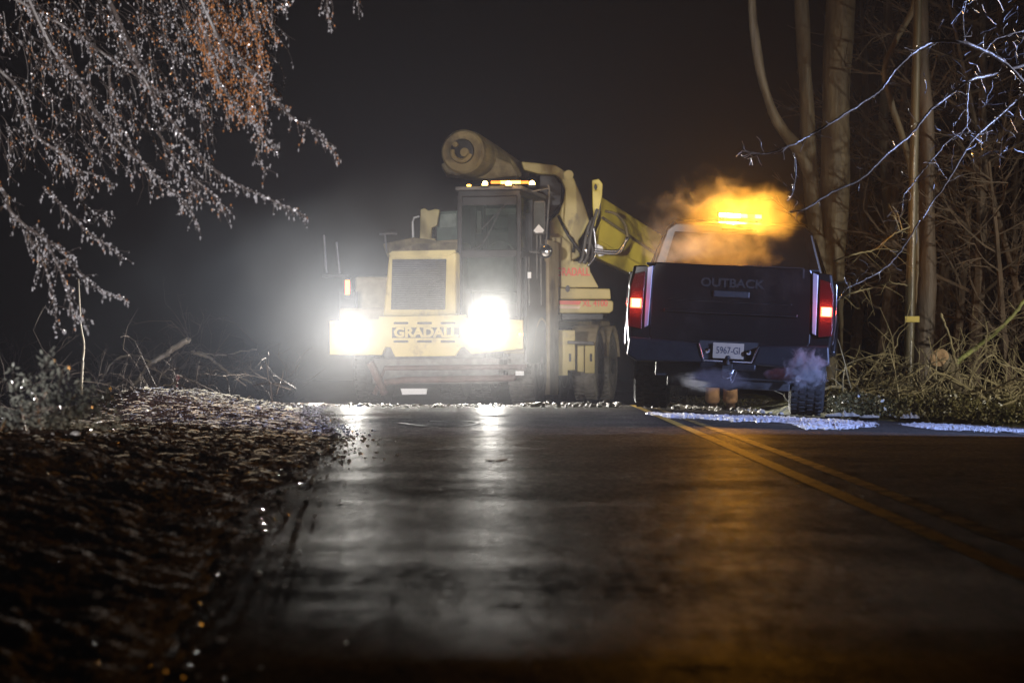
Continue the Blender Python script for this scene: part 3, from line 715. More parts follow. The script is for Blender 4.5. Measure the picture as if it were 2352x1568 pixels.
# bed sides (two boxes with outward bulge and wheel arch), floor, tailgate
def bedside(s_):
    mb = MB(); prof = [(.80, .60), (1.0, .62), (1.03, .9), (1.02, 1.22), (.985, 1.41), (.86, 1.42), (.84, 1.30), (.80, .9)]
    # arch: split along y
    ys_ = [0, .02, .5, .62, .8, 1.0, 1.25, 1.5, 1.7, 1.88, 2.0, 2.35]
    vs = []
    for y in ys_:
        d = abs(y - 1.25); cut = .60
        if d < .66: cut = .42 + math.sqrt(max(0, .62 ** 2 - d * d)) * .95
        sh = .02 if y == 0 else 0
        for i, (x, z) in enumerate(prof):
            if i in (0, 1): z = max(z, cut)
            if i == 2: z = max(z, cut + .05)
            vs.append((s_ * (x - sh), y, z))
    n = len(prof); fs = [(i * n + k, i * n + (k + 1) % n, (i + 1) * n + (k + 1) % n, (i + 1) * n + k) for i in range(len(ys_) - 1) for k in range(n)]
    fs += [tuple(range(n)), tuple((len(ys_) - 1) * n + k for k in range(n))]
    mb.add(vs, fs); return T('bed_side', mb, M['truck'], bev=.012)
bedside(-1); bedside(1)
mb = MB(); mb.bx(-.84, .84, .08, 2.3, .72, .80); mb.bx(-.9, .9, 2.26, 2.36, .6, 1.4); T('bed_floor', mb, M['truck_trim'])
tg = lo('tailgate', [(-.005, sec(.80, .66, 1.455, .06)), (.07, sec(.80, .66, 1.455, .06))], M['truck'], bev=.015)
mb = MB(); mb.bx(-.66, .66, -.035, -.002, .97, 1.0); mb.bx(-.62, .60, -.018, -.002, 1.085, 1.10); T('trim_strip', mb, M['truck'], tg, bev=.006)
mb = MB(); mb.bx(-.18, .18, -.028, -.0, 1.135, 1.20); T('handle', mb, M['truck_trim'], tg, bev=.01)
mb = MB(); mb.bx(.1, .70, -.012, .04, 1.456, 1.462); mb.bx(.69, .71, -.012, .0, 1.36, 1.455); T('edge_cap', mb, M['badge'], tg)
t_ = text('lettering', 'OUTBACK', .118, M['badge'], Matrix.Translation((.0, -.010, 1.275)) @ Matrix.Rotation(R(90), 4, 'X'), tg, .004, .003, 1.12)
# tonneau cover: black lid, raised at the rear
lo('bed_cover', [(.03, [(-.86, 1.43), (.86, 1.43), (.86, 1.452), (-.86, 1.452)]), (2.2, [(-.86, 1.43), (.86, 1.43), (.86, 1.47), (-.86, 1.47)])], M['truck_trim'], bev=.008)
# cab
cabo = lo('cab', [(2.38, sec(1.0, .5, 1.42, .1)), (4.3, sec(1.0, .5, 1.40, .1))], M['truck'], bev=.03)
gh = lo('cab_roof', [(2.40, [(-.96, 1.40), (.96, 1.40), (.80, 1.93), (.70, 2.01), (-.70, 2.01), (-.80, 1.93)]), (2.55, [(-.96, 1.40), (.96, 1.40), (.79, 1.96), (.70, 2.04), (-.70, 2.04), (-.79, 1.96)]), (3.7, [(-.95, 1.40), (.95, 1.40), (.77, 1.94), (.68, 2.02), (-.68, 2.02), (-.77, 1.94)]), (4.35, [(-.94, 1.36), (.94, 1.36), (.80, 1.44), (.7, 1.46), (-.7, 1.46), (-.80, 1.44)])], M['truck'], bev=.03)
mb = MB(); f = [Vector(q) for q in ((-.80, 2.375, 1.50), (.80, 2.375, 1.50), (.70, 2.385, 1.90), (-.70, 2.385, 1.90))]; mb.prism(f, [q + Vector((0, .02, 0)) for q in f]); rg = T('rear_window', mb, M['truckglass'])
mb = MB(); mb.bx(-.19, .19, 2.35, 2.38, 1.935, 1.955); T('third_brake_lamp', mb, M['redlens'])
for s_ in (-1, 1):
    mb = MB(); f = [Vector((s_ * x, y, z)) for x, y, z in ((.985, 2.55, 1.45), (.985, 3.9, 1.43), (.82, 3.6, 1.88), (.825, 2.65, 1.9))]; mb.prism(f, [q + Vector((s_ * .01, 0, 0)) for q in f]); T('side_window', mb, M['truckglass'])
lo('hood', [(4.3, sec(.98, .5, 1.38, .12)), (5.2, sec(.97, .5, 1.32, .14)), (5.75, sec(.94, .52, 1.18, .16))], M['truck'], bev=.03)
# tail lamps
for s_, ring in ((-1, 0), (1, 0)):
    mb = MB(); mb.prism([Vector((s_ * x, -.045, z)) for x, z in ((.86, 1.36), (.97, 1.33), (1.005, 1.20), (1.01, .80), (.87, .78))], [Vector((s_ * x, .03, z)) for x, z in ((.86, 1.36), (.97, 1.33), (1.012, 1.20), (1.015, .80), (.87, .78))])
    tl = T('tail_lamp', mb, M['redlens'], bev=.01)
    mb = MB(); mb.bx(s_ * .94 - .055, s_ * .94 + .055, -.060, -.047, .99, 1.085); T('lit_lens', mb, M['red_on'], tl, bev=.006)
    mb = MB(); 
    for k in range(3): mb.bx(s_ * .94 - .035, s_ * .94 + .035, -.066, -.061, 1.005 + k * .027, 1.02 + k * .027)
    T('bulb', mb, M['red_hot'], tl)
    mb = MB(); mb.prism([Vector((s_ * x, -.03, z)) for x, z in ((.79, 1.42), (.845, 1.40), (.85, .80), (.81, .82))][::s_], [Vector((s_ * x, .05, z)) for x, z in ((.79, 1.42), (.845, 1.40), (.85, .80), (.81, .82))][::s_])
    T('lamp_trim', mb, mat('pale_lamp_trim', (.42, .40, .44), .25, .4), tl, bev=.006)
    light('tail_lamp_light', 'POINT', TM @ Vector((s_ * .94, -.22, 1.04)), W_RED, (1, .06, .03), .03)
# bumper with number plate recess
mb = MB()
ry = lambda pts, y0, y1: ([Vector((x, y0, z)) for x, z in pts], [Vector((x, y1, z)) for x, z in pts])
mb.prism(*ry([(-.98, .70), (-.30, .67), (-.24, .48), (-.90, .46), (-1.0, .52)], -.20, .05)); mb.prism(*ry([(.98, .70), (.30, .67), (.24, .48), (.90, .46), (1.0, .52)][::-1], -.20, .05))
mb.bx(-.28, .28, -.20, .05, .42, .488)
bm_ = T('rear_bumper', mb, mat('dark_bumper_metal', (.025, .025, .028), .35, .5, .2, 10), bev=.02)
mb = MB(); mb.bx(-.29, .29, -.10, -.05, .48, .70); T('plate_recess', mb, M['truck_trim'], bm_)
mb = MB(); mb.tube([(-.295, -.205, .665), (-.235, -.21, .505), (.235, -.21, .505), (.295, -.205, .665)], .011, 6); T('plate_frame', mb, M['chrome'], bm_)
mb = MB(); mb.bx(-.152, .152, -.135, -.13, .53, .683); pl = T('number_plate', mb, M['plate'], bm_)
text('plate_characters', '5967-GI', .098, M['ink'], Matrix.Translation((-.002, -.137, .607)) @ Matrix.Rotation(R(90), 4, 'X'), pl, .001, .0, .74)
for x in (-.205, .2):
    mb = MB(); mb.lathe((x, -.13, .60), (0, -1, 0), [(0, .012), (.02, .03), (.045, .025), (.05, .01)], 14); T('plate_lamp', mb, M['chrome'], bm_)
mb = MB(); mb.bx(-.05, .05, -.30, .2, .40, .48); mb.cyl((0, -.30, .47), (0, -.30, .50), .028, 14); mb.lathe((0, -.27, .49), (0, 0, 1), [(0, .015), (.03, .015), (.035, .025), (.055, .028), (.07, .015)], 14); mb.bx(-.11, .11, -.19, -.12, .455, .50)
T('tow_hitch', mb, M['black_steel'], bev=.004)
mb = MB(); mb.tube(catmull([(-.06, -.2, .42), (-.03, -.22, .34), (.03, -.23, .35), (.06, -.2, .42)], 5), .008, 6); mb.tube(catmull([(.02, -.2, .42), (.05, -.23, .30), (.09, -.2, .41)], 5), .008, 6); T('safety_chain', mb, M['chrome'])
# underbody
mb = MB(); mb.bx(-.72, .72, .05, 5.2, .33, .62); mb.bx(-.60, .62, .1, .9, .235, .45); mb.lathe((-.95, 1.25, .41), (1, 0, 0), [(0, .05), (.7, .06), (.75, .15), (.95, .21), (1.15, .15), (1.2, .06), (1.9, .05)], 16)
mb.lathe((0, .45, .30), (0, 0, 1), [(0, .30), (.05, .36), (.18, .36), (.22, .3)], 24); mb.bx(-.95, .95, 3.7, 4.4, .38, .55)
T('underbody', mb, M['truck_trim'], bev=.01)
mb = MB(); mb.tube(catmull([(.45, .9, .40), (.55, .3, .40), (.62, .05, .39), (.70, -.10, .37)], 4), .035, 12); T('exhaust_pipe', mb, M['chrome'])
for s_ in (-1, 1):
    for (y, wd) in ((1.25, .36), (4.9, .30)):
        r = .41; mb = MB(); c = Vector((s_ * (.98 - wd / 2), y, r - .005))
        mb.lathe(c + Vector((-wd / 2, 0, 0)), (1, 0, 0), [(0, r * .6), (0, r * .88), (.02, r * .95), (.05, r), (wd - .05, r), (wd - .02, r * .95), (wd, r * .88), (wd, r * .6)], 36)
        for k in range(36):
            an = k * math.pi / 18
            for j in range(4):
                a2 = an + (j % 2) * .08; d = Vector((0, math.cos(a2), math.sin(a2)))
                rot = Matrix((Vector((1, 0, 0)), d, Vector((1, 0, 0)).cross(d))).transposed(); mb.box(c + Vector(((j - 1.5) * wd * .23, 0, 0)) + d * (r + .003), (wd * .17, .016, .035), rot)
        wh = T('wheel', mb, M['rubber'])
        mb = MB(); mb.lathe(c + Vector((s_ * (wd / 2 - .08), 0, 0)), (s_, 0, 0), [(0, .02), (0, r * .5), (.06, r * .6), (.085, r * .61), (.07, r * .5), (.03, r * .4), (.05, r * .12), (.1, .05)], 28); T('rim', mb, M['rim'], wh)
    # mirrors on stalks
    mb = MB(); mb.bx(s_ * 1.15 - .13, s_ * 1.15 + .13, 3.92, 4.06, 1.30, 1.50)
    mr = T('wing_mirror', mb, M['truck_trim'], bev=.03)
    mb = MB(); mb.bx(s_ * 1.15 - .11, s_ * 1.15 + .11, 3.908, 3.918, 1.32, 1.48); T('mirror_glass', mb, M['truckglass'], mr)
    mb = MB(); mb.cyl((s_ * .93, 4.0, 1.38), (s_ * 1.05, 3.99, 1.38), .02, 8); T('mirror_arm', mb, M['truck_trim'], mr)
    # mud flap and flared arch with a chrome tube added as the lit-edge highlight
    mb = MB(); mb.tube(catmull([(s_ * 1.035, .55, .62), (s_ * 1.05, .72, .88), (s_ * 1.05, 1.25, 1.02), (s_ * 1.05, 1.78, .88), (s_ * 1.035, 1.95, .62)], 6), .035, 10); T('wheel_arch', mb, M['truck'], smooth=True)
    mb = MB(); mb.tube(catmull([(s_ * 1.028, .03, 1.33), (s_ * 1.035, .02, 1.15), (s_ * 1.04, .02, .95), (s_ * 1.02, .02, .72)], 5), .008, 6); T('edge_highlight', mb, M['chrome'], smooth=True)
# light bar across the roof
mb = MB(); mb.bx(-.24, .24, 2.72, 2.90, 2.075, 2.10); mb.bx(-.2, -.16, 2.75, 2.85, 2.03, 2.08); mb.bx(.16, .2, 2.75, 2.85, 2.03, 2.08)
lb = T('light_bar', mb, M['truck_trim'])
for k in range(6):
    mb = MB(); x = -.235 + k * .079; mb.bx(x, x + .072, 2.70, 2.92, 2.1, 2.142); T('lamp_module', mb, M[('amber_hot', 'amber_hot', 'amber_hot', 'amber_on', 'amber_low', 'amber_on')[k]], lb, bev=.004)
q_ = TM @ Vector((-.08, 2.66, 2.125))
light('light_bar_light', 'SPOT', q_, W_AMBER, (1, .40, .035), .05, q_ + Vector((-.4, -8, -1.0)), 150, .8)
light('light_bar_side_light', 'POINT', TM @ Vector((0, 2.8, 2.22)), W_AMBER * .03, (1, .40, .035), .05)

# ------------------------------------------------------------------ smoke and steam (real volumes)
def smoke(name, c, rad, dens, label, scale=2.2, thr=.42, col=(.9, .9, .9), aniso=.2, seed=0, kind='stuff', dist=.6, fo0=.5, span=.28):
    mb = MB(); N = 18; K = 12; vs = []
    for i in range(K + 1):
        th = math.pi * i / K
        for k in range(N):
            ph = 2 * math.pi * k / N; vs.append((math.sin(th) * math.cos(ph), math.sin(th) * math.sin(ph), math.cos(th)))
    fs = [(i * N + k, i * N + (k + 1) % N, (i + 1) * N + (k + 1) % N, (i + 1) * N + k) for i in range(K) for k in range(N)]
    mb.add(vs, fs)
    m = bpy.data.materials.new(name); m.use_nodes = True; n = m.node_tree; n.nodes.clear()
    out = n.nodes.new('ShaderNodeOutputMaterial'); pv = n.nodes.new('ShaderNodeVolumePrincipled')
    n.links.new(pv.outputs[0], out.inputs['Volume'])
    pv.inputs['Color'].default_value = (*col, 1); pv.inputs['Anisotropy'].default_value = aniso
    tc = n.nodes.new('ShaderNodeTexCoord')
    nn = n.nodes.new('ShaderNodeTexNoise'); nn.inputs['Scale'].default_value = scale; nn.inputs['Detail'].default_value = 5; nn.inputs['Roughness'].default_value = .55
    nn.inputs['Distortion'].default_value = dist
    mp = n.nodes.new('ShaderNodeMapping'); mp.inputs['Location'].default_value = (seed * 3.1, seed * 1.7, 0); mp.inputs['Scale'].default_value = (rad[0], rad[1], rad[2])
    n.links.new(tc.outputs['Object'], mp.inputs[0]); n.links.new(mp.outputs[0], nn.inputs[0])
    ln = n.nodes.new('ShaderNodeVectorMath'); ln.operation = 'LENGTH'; n.links.new(tc.outputs['Object'], ln.inputs[0])
    # density = max(0, noise + falloff - thr) * dens
    fo = n.nodes.new('ShaderNodeMapRange'); n.links.new(ln.outputs['Value'], fo.inputs[0])
    fo.inputs['From Min'].default_value = fo0; fo.inputs['From Max'].default_value = 1.0; fo.inputs['To Min'].default_value = .22; fo.inputs['To Max'].default_value = -.42
    ad = n.nodes.new('ShaderNodeMath'); ad.operation = 'ADD'; n.links.new(nn.outputs[0], ad.inputs[0]); n.links.new(fo.outputs[0], ad.inputs[1])
    mr = n.nodes.new('ShaderNodeMapRange'); n.links.new(ad.outputs[0], mr.inputs[0]); mr.inputs['From Min'].default_value = thr; mr.inputs['From Max'].default_value = thr + span
    mr.inputs['To Min'].default_value = 0; mr.inputs['To Max'].default_value = dens
    n.links.new(mr.outputs[0], pv.inputs['Density'])
    o = mb.build(name, m, smooth=True); o.location = c; o.scale = rad
    return tag(o, label, 'smoke', kind=kind)
smoke('amber_smoke', P(1660, 500, 26.1), (1.4, .8, .95), .062, 'drifting smoke glowing amber around the light bar on the pickup roof', 3.4, .46, dist=1.6, span=.26, fo0=.1)
smoke('amber_smoke', P(1640, 585, 25.3), (1.05, .55, .50), .12, 'lower bank of amber smoke in front of the rear window of the pickup', 4.2, .47, dist=1.2, seed=21, span=.25, fo0=.35)
smoke('amber_smoke', P(1765, 500, 26.0), (.55, .5, .55), .075, 'amber smoke curl right of the light bar against the forked tree', 4.4, .46, dist=1.2, seed=24, span=.22, fo0=.35)
smoke('side_smoke', P(1515, 570, 24.8), (.40, .5, .75), .09, 'thin smoke rising past the left corner of the pickup', 3.6, .46, seed=3, dist=1.4, fo0=.1)
smoke('exhaust_smoke', P(1852, 848, 23.4), (.42, .26, .34), 26, 'pale blue exhaust puff behind the right rear wheel of the pickup', 9, .46, fo0=.1, dist=1.2, seed=5, col=(.92, .94, 1))
smoke('exhaust_smoke', P(1788, 860, 23.62), (.2, .12, .09), 12, 'thin blue exhaust wisp between the tow hitch and the large exhaust puff', 9, .42, seed=6, col=(.92, .94, 1))
smoke('exhaust_smoke', P(1640, 872, 23.5), (.5, .2, .17), 1.3, 'faint blue exhaust smoke hanging below the pickup number plate', 9, .42, seed=8, col=(.9, .93, 1))
smoke('glare_mist', P(822, 765, 30.7), (1.6, .75, 1.4), .0019, 'white mist added as the glare around the left headlamp of the excavator', 1.2, .18, seed=11, aniso=.3)  # added mist whose glow stands in for headlamp glare
smoke('glare_mist', P(1131, 755, 30.5), (1.6, .75, 1.4), .0019, 'white mist added as the glare around the right headlamp of the excavator', 1.2, .18, seed=12, aniso=.3)  # same added glare mist for the other headlamp
smoke('mist_bank', P(960, 690, 29.9), (2.9, .9, 1.9), .0026, 'broad pale mist hanging in front of the excavator', .8, .16, seed=13, aniso=.3)
smoke('mist_bank', P(1325, 800, 30.3), (.85, .4, .75), .013, 'pale mist added to brighten the rear wheels of the excavator', 1.6, .2, seed=15, aniso=.3)  # extra mist added to lighten the dark wheels behind it
smoke('mist_bank', P(560, 720, 29.8), (3.4, .8, 1.7), .0032, 'faint bluish mist drifting left of the excavator headlamps', .7, .14, seed=17, aniso=.3, fo0=.05, col=(.7, .82, 1))
smoke('steam', P(1135, 672, 30.9), (.62, .3, .62), .03, 'white steam curling above the right headlamp of the excavator', 3.4, .44, seed=9, aniso=.3)

# ------------------------------------------------------------------ overhanging branches with ice (left)
ice_tree = empty('iced_tree', (-5.2, 12.4, -.2), 'drooping ice covered tree hanging in from the upper left', 'tree')
mb = MB(); mb.tube(catmull([(-5.2, 12.4, -.3), (-5.1, 12.4, 1.5), (-4.8, 12.3, 3.2), (-4.3, 12.2, 5)], 5), [.24 - .006 * i for i in range(16)], 10); mb.build('trunk', M['bark'], ice_tree)
limbs = [
 ([(-240, -320), (-40, -60), (155, 65), (252, 133), (324, 180), (360, 205), (414, 223), (468, 252)], 12.3, 1.0),
 ([(200, -120), (299, 108), (342, 202), (374, 252), (432, 324), (486, 385), (540, 421), (612, 454), (702, 496)], 11.7, 1.6),
 ([(400, -140), (486, 54), (522, 119), (576, 162), (630, 223), (666, 266), (720, 299), (745, 322), (768, 352)], 12.0, 1.3),
 ([(40, -60), (120, 110), (180, 180), (216, 252), (270, 324), (342, 389), (396, 439), (432, 475), (459, 530)], 12.1, 1.4),
 ([(-120, 60), (0, 162), (47, 216), (83, 310), (144, 353), (173, 389), (215, 400), (254, 416)], 12.5, 1.0),
 ([(144, 353), (173, 389), (182, 430), (191, 468), (218, 488), (248, 505)], 12.5, .9),
 ([(-140, 330), (0, 432), (22, 482), (60, 520), (102, 547), (153, 588), (187, 629), (238, 670), (289, 688)], 11.6, 1.5),
 ([(110, 555), (129, 600), (150, 650), (163, 697), (176, 720), (190, 740)], 11.6, 1.2),
 ([(60, 530), (85, 578), (110, 630), (126, 697), (128, 750)], 11.7, .7),
 ([(100, 430), (150, 480), (204, 534), (238, 557), (281, 590)], 11.9, 1.1),
 ([(560, -80), (590, 40), (600, 120), (585, 200)], 12.3, 1.0),
 ([(470, 60), (500, 180), (540, 240), (590, 290), (622, 330), (640, 352)], 12.0, 1.2),
 ([(590, 240), (600, 300), (590, 350), (612, 400)], 12.0, .7),
 ([(750, -30), (752, 10), (760, 66)], 12.2, .5), ([(655, -20), (658, 16)], 12.2, .3), ([(820, -30), (824, 18)], 12.2, .3),
 ([(360, 300), (400, 360), (430, 400), (440, 430)], 11.9, 1.1),
 ([(250, 150), (260, 260), (300, 330), (290, 400)], 12.2, .9),
 ([(430, 400), (470, 430), (510, 470), (512, 485)], 11.9, 1.0),
]
lm = MB(); tw = MB(); bd = MB(); rs = MB()
PXM = F / 12.0
def bead(p, s_=1.):
    r = random.choice((.0014, .002, .0025, .0035, .0045, .006)) * s_ * random.uniform(.8, 1.2)
    k0 = len(bd.v); c = p + rv(.004); bd.octa((0, 0, 0), r, r * random.uniform(1, 1.5))
    rt = Matrix.Rotation(random.uniform(0, 6.28), 3, rv(1))
    for k in range(k0, len(bd.v)): bd.v[k] = tuple(rt @ Vector(bd.v[k]) + c)
def twig(p, d, ln, r0=.0022, beads=1.0, depth=0, rust=0.):
    n = max(3, int(ln / .018)); pts = [p]; q = p.copy(); d = d.normalized()
    for i in range(n):
        d = (d + rv(.20) + Vector((0, 0, -.07))).normalized(); q = q + d * ln / n; pts.append(q.copy())
        if random.random() < .45 * beads: bead(q + Vector((0, 0, -.004)))
        if random.random() < rust: rs.octa(q + rv(.008), .004, .007)
        if depth < 2 and random.random() < .22:
            twig(q.copy(), d + rv(.8), ln * random.uniform(.25, .5), r0 * .75, beads, depth + 1, rust)
    tw.tube(pts, [r0 * (1 - .5 * i / n) for i in range(n + 1)], 3, cap=False)
    # dripping tip
    if random.random() < .35: bd.octa(q + Vector((0, 0, -.008)), .003, .012)
for pix, Y, dens in limbs:
    pts = catmull([P(u, v, Y + random.uniform(-.12, .12)) for u, v in pix], 8); n = len(pts)
    lm.tube(pts, [.011 * (1 - .75 * i / n) * (1 if len(pix) > 6 else .6) for i in range(n)], 6)
    for i in range(1, n):
        seg = pts[i] - pts[i - 1]; T_ = i / n
        for _ in range(max(1, int(seg.length * 46 * dens * (.65 + .5 * T_)))):
            p = pts[i - 1].lerp(pts[i], random.random())
            up_ = random.random() < .3
            d = seg.normalized() * .9 + rv(.9) + Vector((0, 0, .5 if up_ else -.6)); ln = random.uniform(.025, .13) * (1.15 - .65 * T_) * (1.4 if random.random() < .12 else 1)
            twig(p, d, ln, rust=.10 if pix[0][0] > 380 else .03)
        for _ in range(int(seg.length * 150 * min(dens, 1.3))): bead(pts[i - 1].lerp(pts[i], random.random()) + rv(.006), 1.1)
# finer background sprays filling the crown
for i in range(380):
    u = random.uniform(-20, 615); top = random.random() ** 1.5
    v = -30 + top * (390 if u < 450 else 300 - max(0, u - 520) * .6)
    Y = random.uniform(12.2, 13.6); p = P(u, v, Y); d = Vector((.55, 0, -.75)) + rv(.55)
    twig(p, d, random.uniform(.08, .30), .002, .62, 0, .06)
for i in range(150):
    u = random.uniform(430, 600); v = -20 + 250 * random.random(); p = P(u, v, random.uniform(12.0, 12.8))
    if v > 100 + (u - 430) * 1.4: continue
    twig(p, Vector((.35, 0, -.9)) + rv(.4), random.uniform(.06, .2), .002, .5, 0, 1.2)
lm.build('limb', M['twig'], ice_tree); tag(tw.build('twig', M['twig'], ice_tree), kind='stuff')
tag(bd.build('ice_bead', M['ice'], ice_tree), kind='stuff'); tag(rs.build('bud', M['rust'], ice_tree), kind='stuff')

# icy shrub at the left edge of the road
sh = empty('icy_shrub', P(150, 985, 9.2), 'low shrub with ice coated leaves at the left road edge', 'shrub')
st = MB(); lf = MB()
for pix in ([(95, 985), (92, 930), (104, 870), (108, 840), (104, 812)], [(60, 990), (45, 930), (33, 890), (30, 855)], [(120, 985), (130, 920), (138, 880), (145, 850)], [(150, 985), (175, 930), (210, 900), (235, 905), (268, 905)],
            [(90, 985), (85, 930), (72, 880), (55, 872)], [(170, 985), (190, 940), (215, 930), (258, 950)], [(40, 990), (50, 950), (45, 925)], [(130, 985), (160, 925), (185, 895), (190, 885)], [(110, 985), (120, 950), (100, 915), (112, 895)], [(0, 990), (14, 960), (12, 940)]):
    pts = catmull([P(u, v, 9.2 + random.uniform(-.2, .2)) for u, v in pix], 6); st.tube(pts, .0028, 4)
    for i, p in enumerate(pts[3:]):
        for _ in range(3):
            q = p + rv(.028); a = rv(1).normalized(); b = a.cross(rv(1)).normalized(); s_ = random.uniform(.007, .016)
            c_ = a.cross(b) * .003
            lf.add([q - a * s_, q + b * s_ * .5, q + a * s_, q - b * s_ * .5, q + c_, q - c_], [(0, 1, 4), (1, 2, 4), (2, 3, 4), (3, 0, 4), (1, 0, 5), (2, 1, 5), (3, 2, 5), (0, 3, 5)])
for i in range(420):
    u = random.gauss(170, 75); v = 985 - abs(random.gauss(0, 26)); q = P(u, v, 9.2 + random.uniform(-.4, .4)); a = rv(1).normalized(); b = a.cross(rv(1)).normalized(); s_ = random.uniform(.005, .013)
    lf.add([q - a * s_, q + b * s_ * .5, q + a * s_, q - b * s_ * .5], [(0, 1, 2, 3)])
st.build('stem', M['twig'], sh); lf.build('icy_leaf', icy(mat('iced_leaf', (.30, .31, .27), .15, 0, .3, 20, spec=1), .4), sh)

# ------------------------------------------------------------------ right hand side: trees, branches, pole
bare = empty('bare_tree', (5.3, 16.8, -.2), 'bare tree reaching its pale wet branches in from the right edge', 'tree')
mb = MB(); mb.tube(catmull([(5.3, 16.8, -.5), (5.25, 16.8, 1.2), (5.2, 16.9, 3), (5.1, 17, 5.2)], 5), [.17 - .005 * i for i in range(16)], 10); mb.build('trunk', M['bark'], bare)
BR = [([(1704, 346), (1756, 353), (1819, 333), (1863, 309), (1903, 286), (1987, 232), (2026, 203), (2055, 161), (2095, 124), (2145, 97), (2213, 99), (2263, 118), (2307, 144), (2352, 188), (2440, 260)], 2.6, 9),
      ([(1813, 487), (1850, 479), (1910, 442), (1982, 407), (2038, 353), (2088, 312), (2139, 252), (2186, 215), (2226, 185), (2280, 171), (2352, 150), (2450, 130)], 3.2, 8),
      ([(2075, 450), (2105, 410), (2135, 373), (2179, 323), (2219, 291), (2221, 235), (2226, 188)], 2.4, 4.5),
      ([(2118, 504), (2142, 464), (2176, 417), (2219, 343), (2246, 309), (2297, 265), (2352, 215), (2450, 150)], 3, 7),
      ([(2112, 505), (2080, 560), (2040, 610), (1990, 640), (1940, 665)], 4.0, 2.), ([(2075, 450), (2070, 490), (2055, 530)], 1.8, 1.2),
      ([(1822, 352), (1828, 380), (1822, 440), (1806, 462)], 2.6, 1.5), ([(2263, 118), (2290, 90), (2352, 70)], 3, 2.5), ([(2219, 291), (2240, 310), (2280, 300)], 2, 1.5),
      ([(2217, 95), (2212, 40), (2222, -10)], 2, 2.5), ([(2217, 12), (2260, -10)], 1.5, 1.5), ([(2145, 365), (2160, 390), (2176, 415)], 2, 1.2), ([(1704, 346), (1690, 360)], 2, 1.5),
      ([(1756, 353), (1735, 358), (1718, 366)], 2, 1.2)]
for pix, r0, r1 in BR:
    pts = catmull([P(u, v, 18.0 + .0012 * (u - 2000) + random.uniform(-.05, .05)) for u, v in pix], 7); n = len(pts)
    mb = MB(); mb.tube([p + rv(.004) for p in pts], [(r0 + (r1 - r0) * i / n) * 18 / F * .55 for i in range(n)], 7)
    br = mb.build('branch', M['branch'], bare, smooth=True)
    mb = MB(); add = 0
    for i in range(2, n):
        if random.random() < .30:
            q = pts[i].copy(); d = (rv(1) + Vector((-.3, 0, -.1))).normalized(); pp = [q]; 
            for k in range(random.randint(2, 6)):
                d = (d + rv(.5)).normalized(); q = q + d * .03; pp.append(q.copy())
            mb.tube(pp, .0026, 4); add += 1
    if add: tag(mb.build('twig', M['branch'], br), kind='stuff')
# sprays of small twigs near the frame edge
mb = MB()
for i in range(110):
    u = random.gauss(2270, 70); v = random.choice((random.gauss(320, 50), random.gauss(180, 60), random.gauss(60, 50))); q = P(u, v, random.uniform(18.2, 19.5)); d = rv(1).normalized(); pp = [q.copy()]
    for k in range(random.randint(3, 9)):
        d = (d + rv(.55)).normalized(); q = q + d * .035; pp.append(q.copy())
    mb.tube(pp, random.uniform(.0018, .0032), 3)
tag(mb.build('twig_spray', M['twig'], bare), kind='stuff')

def trunk_tree(name, label, Y, stems, m, cat='tree', group=None, rough=.03, root=None):
    base = root or stems[0][0][0]; e = empty(name, P(base[0], base[1], Y), label, cat, group)
    e.location.z = gz(e.location.x, e.location.y) - .02
    first = None
    for pix, wd in stems:
        pts = catmull([P(u, v, Y + (.0 if j == 0 else random.uniform(-.1, .1))) for j, (u, v) in enumerate(pix)], 10); n = len(pts)
        vs_r = [(wd[0] + (wd[1] - wd[0]) * i / n) * Y / F / 2 * (1 + .06 * noise.noise(Vector((i * .4, pix[0][0], 0)))) for i in range(n)]
        mb = MB(); mb.tube(pts, vs_r, 16)
        mb.v = [tuple(Vector(q) + Vector((1, 1, 0)) * rough * noise.noise(Vector((q[0] * 6, q[1] * 6, q[2] * 1.1)))) for q in mb.v]
        mb.build('trunk' if first is None else 'limb', m, e, smooth=True); first = 1
    return e
twn = trunk_tree('twin_trunk_tree', 'thick forked tree trunk rising behind the right side of the pickup', 33.0,
    [([(1905, 910), (1904, 760), (1906, 640), (1916, 480), (1918, 330), (1922, 180), (1935, -60)], (64, 66)),
     ([(1895, 900), (1888, 720), (1882, 620), (1868, 470), (1856, 330), (1848, 160), (1838, -60)], (44, 30)),
     ([(1870, 420), (1838, 350), (1800, 300), (1768, 240), (1744, 160), (1732, 60), (1722, -60)], (30, 16))], M['bark'])
pole = trunk_tree('utility_pole', 'slim wet pole beside the brush pile with a yellow tag', 29.0, [([(2086, 905), (2090, 700), (2097, 450), (2103, 200), (2110, -60)], (23, 18))], M['pole'], 'pole', rough=.004)
mb = MB(); f_ = [(2091 + .0155 * (905 - v) + math.sin(v * .06) * .6, v) for v in range(900, 330, -12)]
mb.tube([P(u, v, 28.84) for u, v in f_], [max(.003, .009 + .010 * noise.noise(Vector((v * .07, 0, 0))) + .005 * random.random()) for u, v in f_], 8)
mb.build('icy_conduit', mat('wet_ice_strip', (.5, .48, .45), .12, .2, .3, 60, .9, 70, spec=1), pole)
mb = MB(); mb.bx(-.085, .085, -.012, .0, -.035, .035); o = mb.build('tag', M['line']); o.parent = pole; o.matrix_parent_inverse = world_of(pole).inverted(); o.location = P(2095, 733, 28.8); o.data.materials[0] = mat('yellow_tag', (.6, .48, .12), .5)
trunk_tree('reddish_tree', 'reddish barked trunk standing just right of the wet pole', 30.0, [([(2120, 900), (2124, 760), (2130, 640), (2128, 480), (2128, 300), (2120, 150), (2112, -60)], (46, 30)), ], M['barkred'])
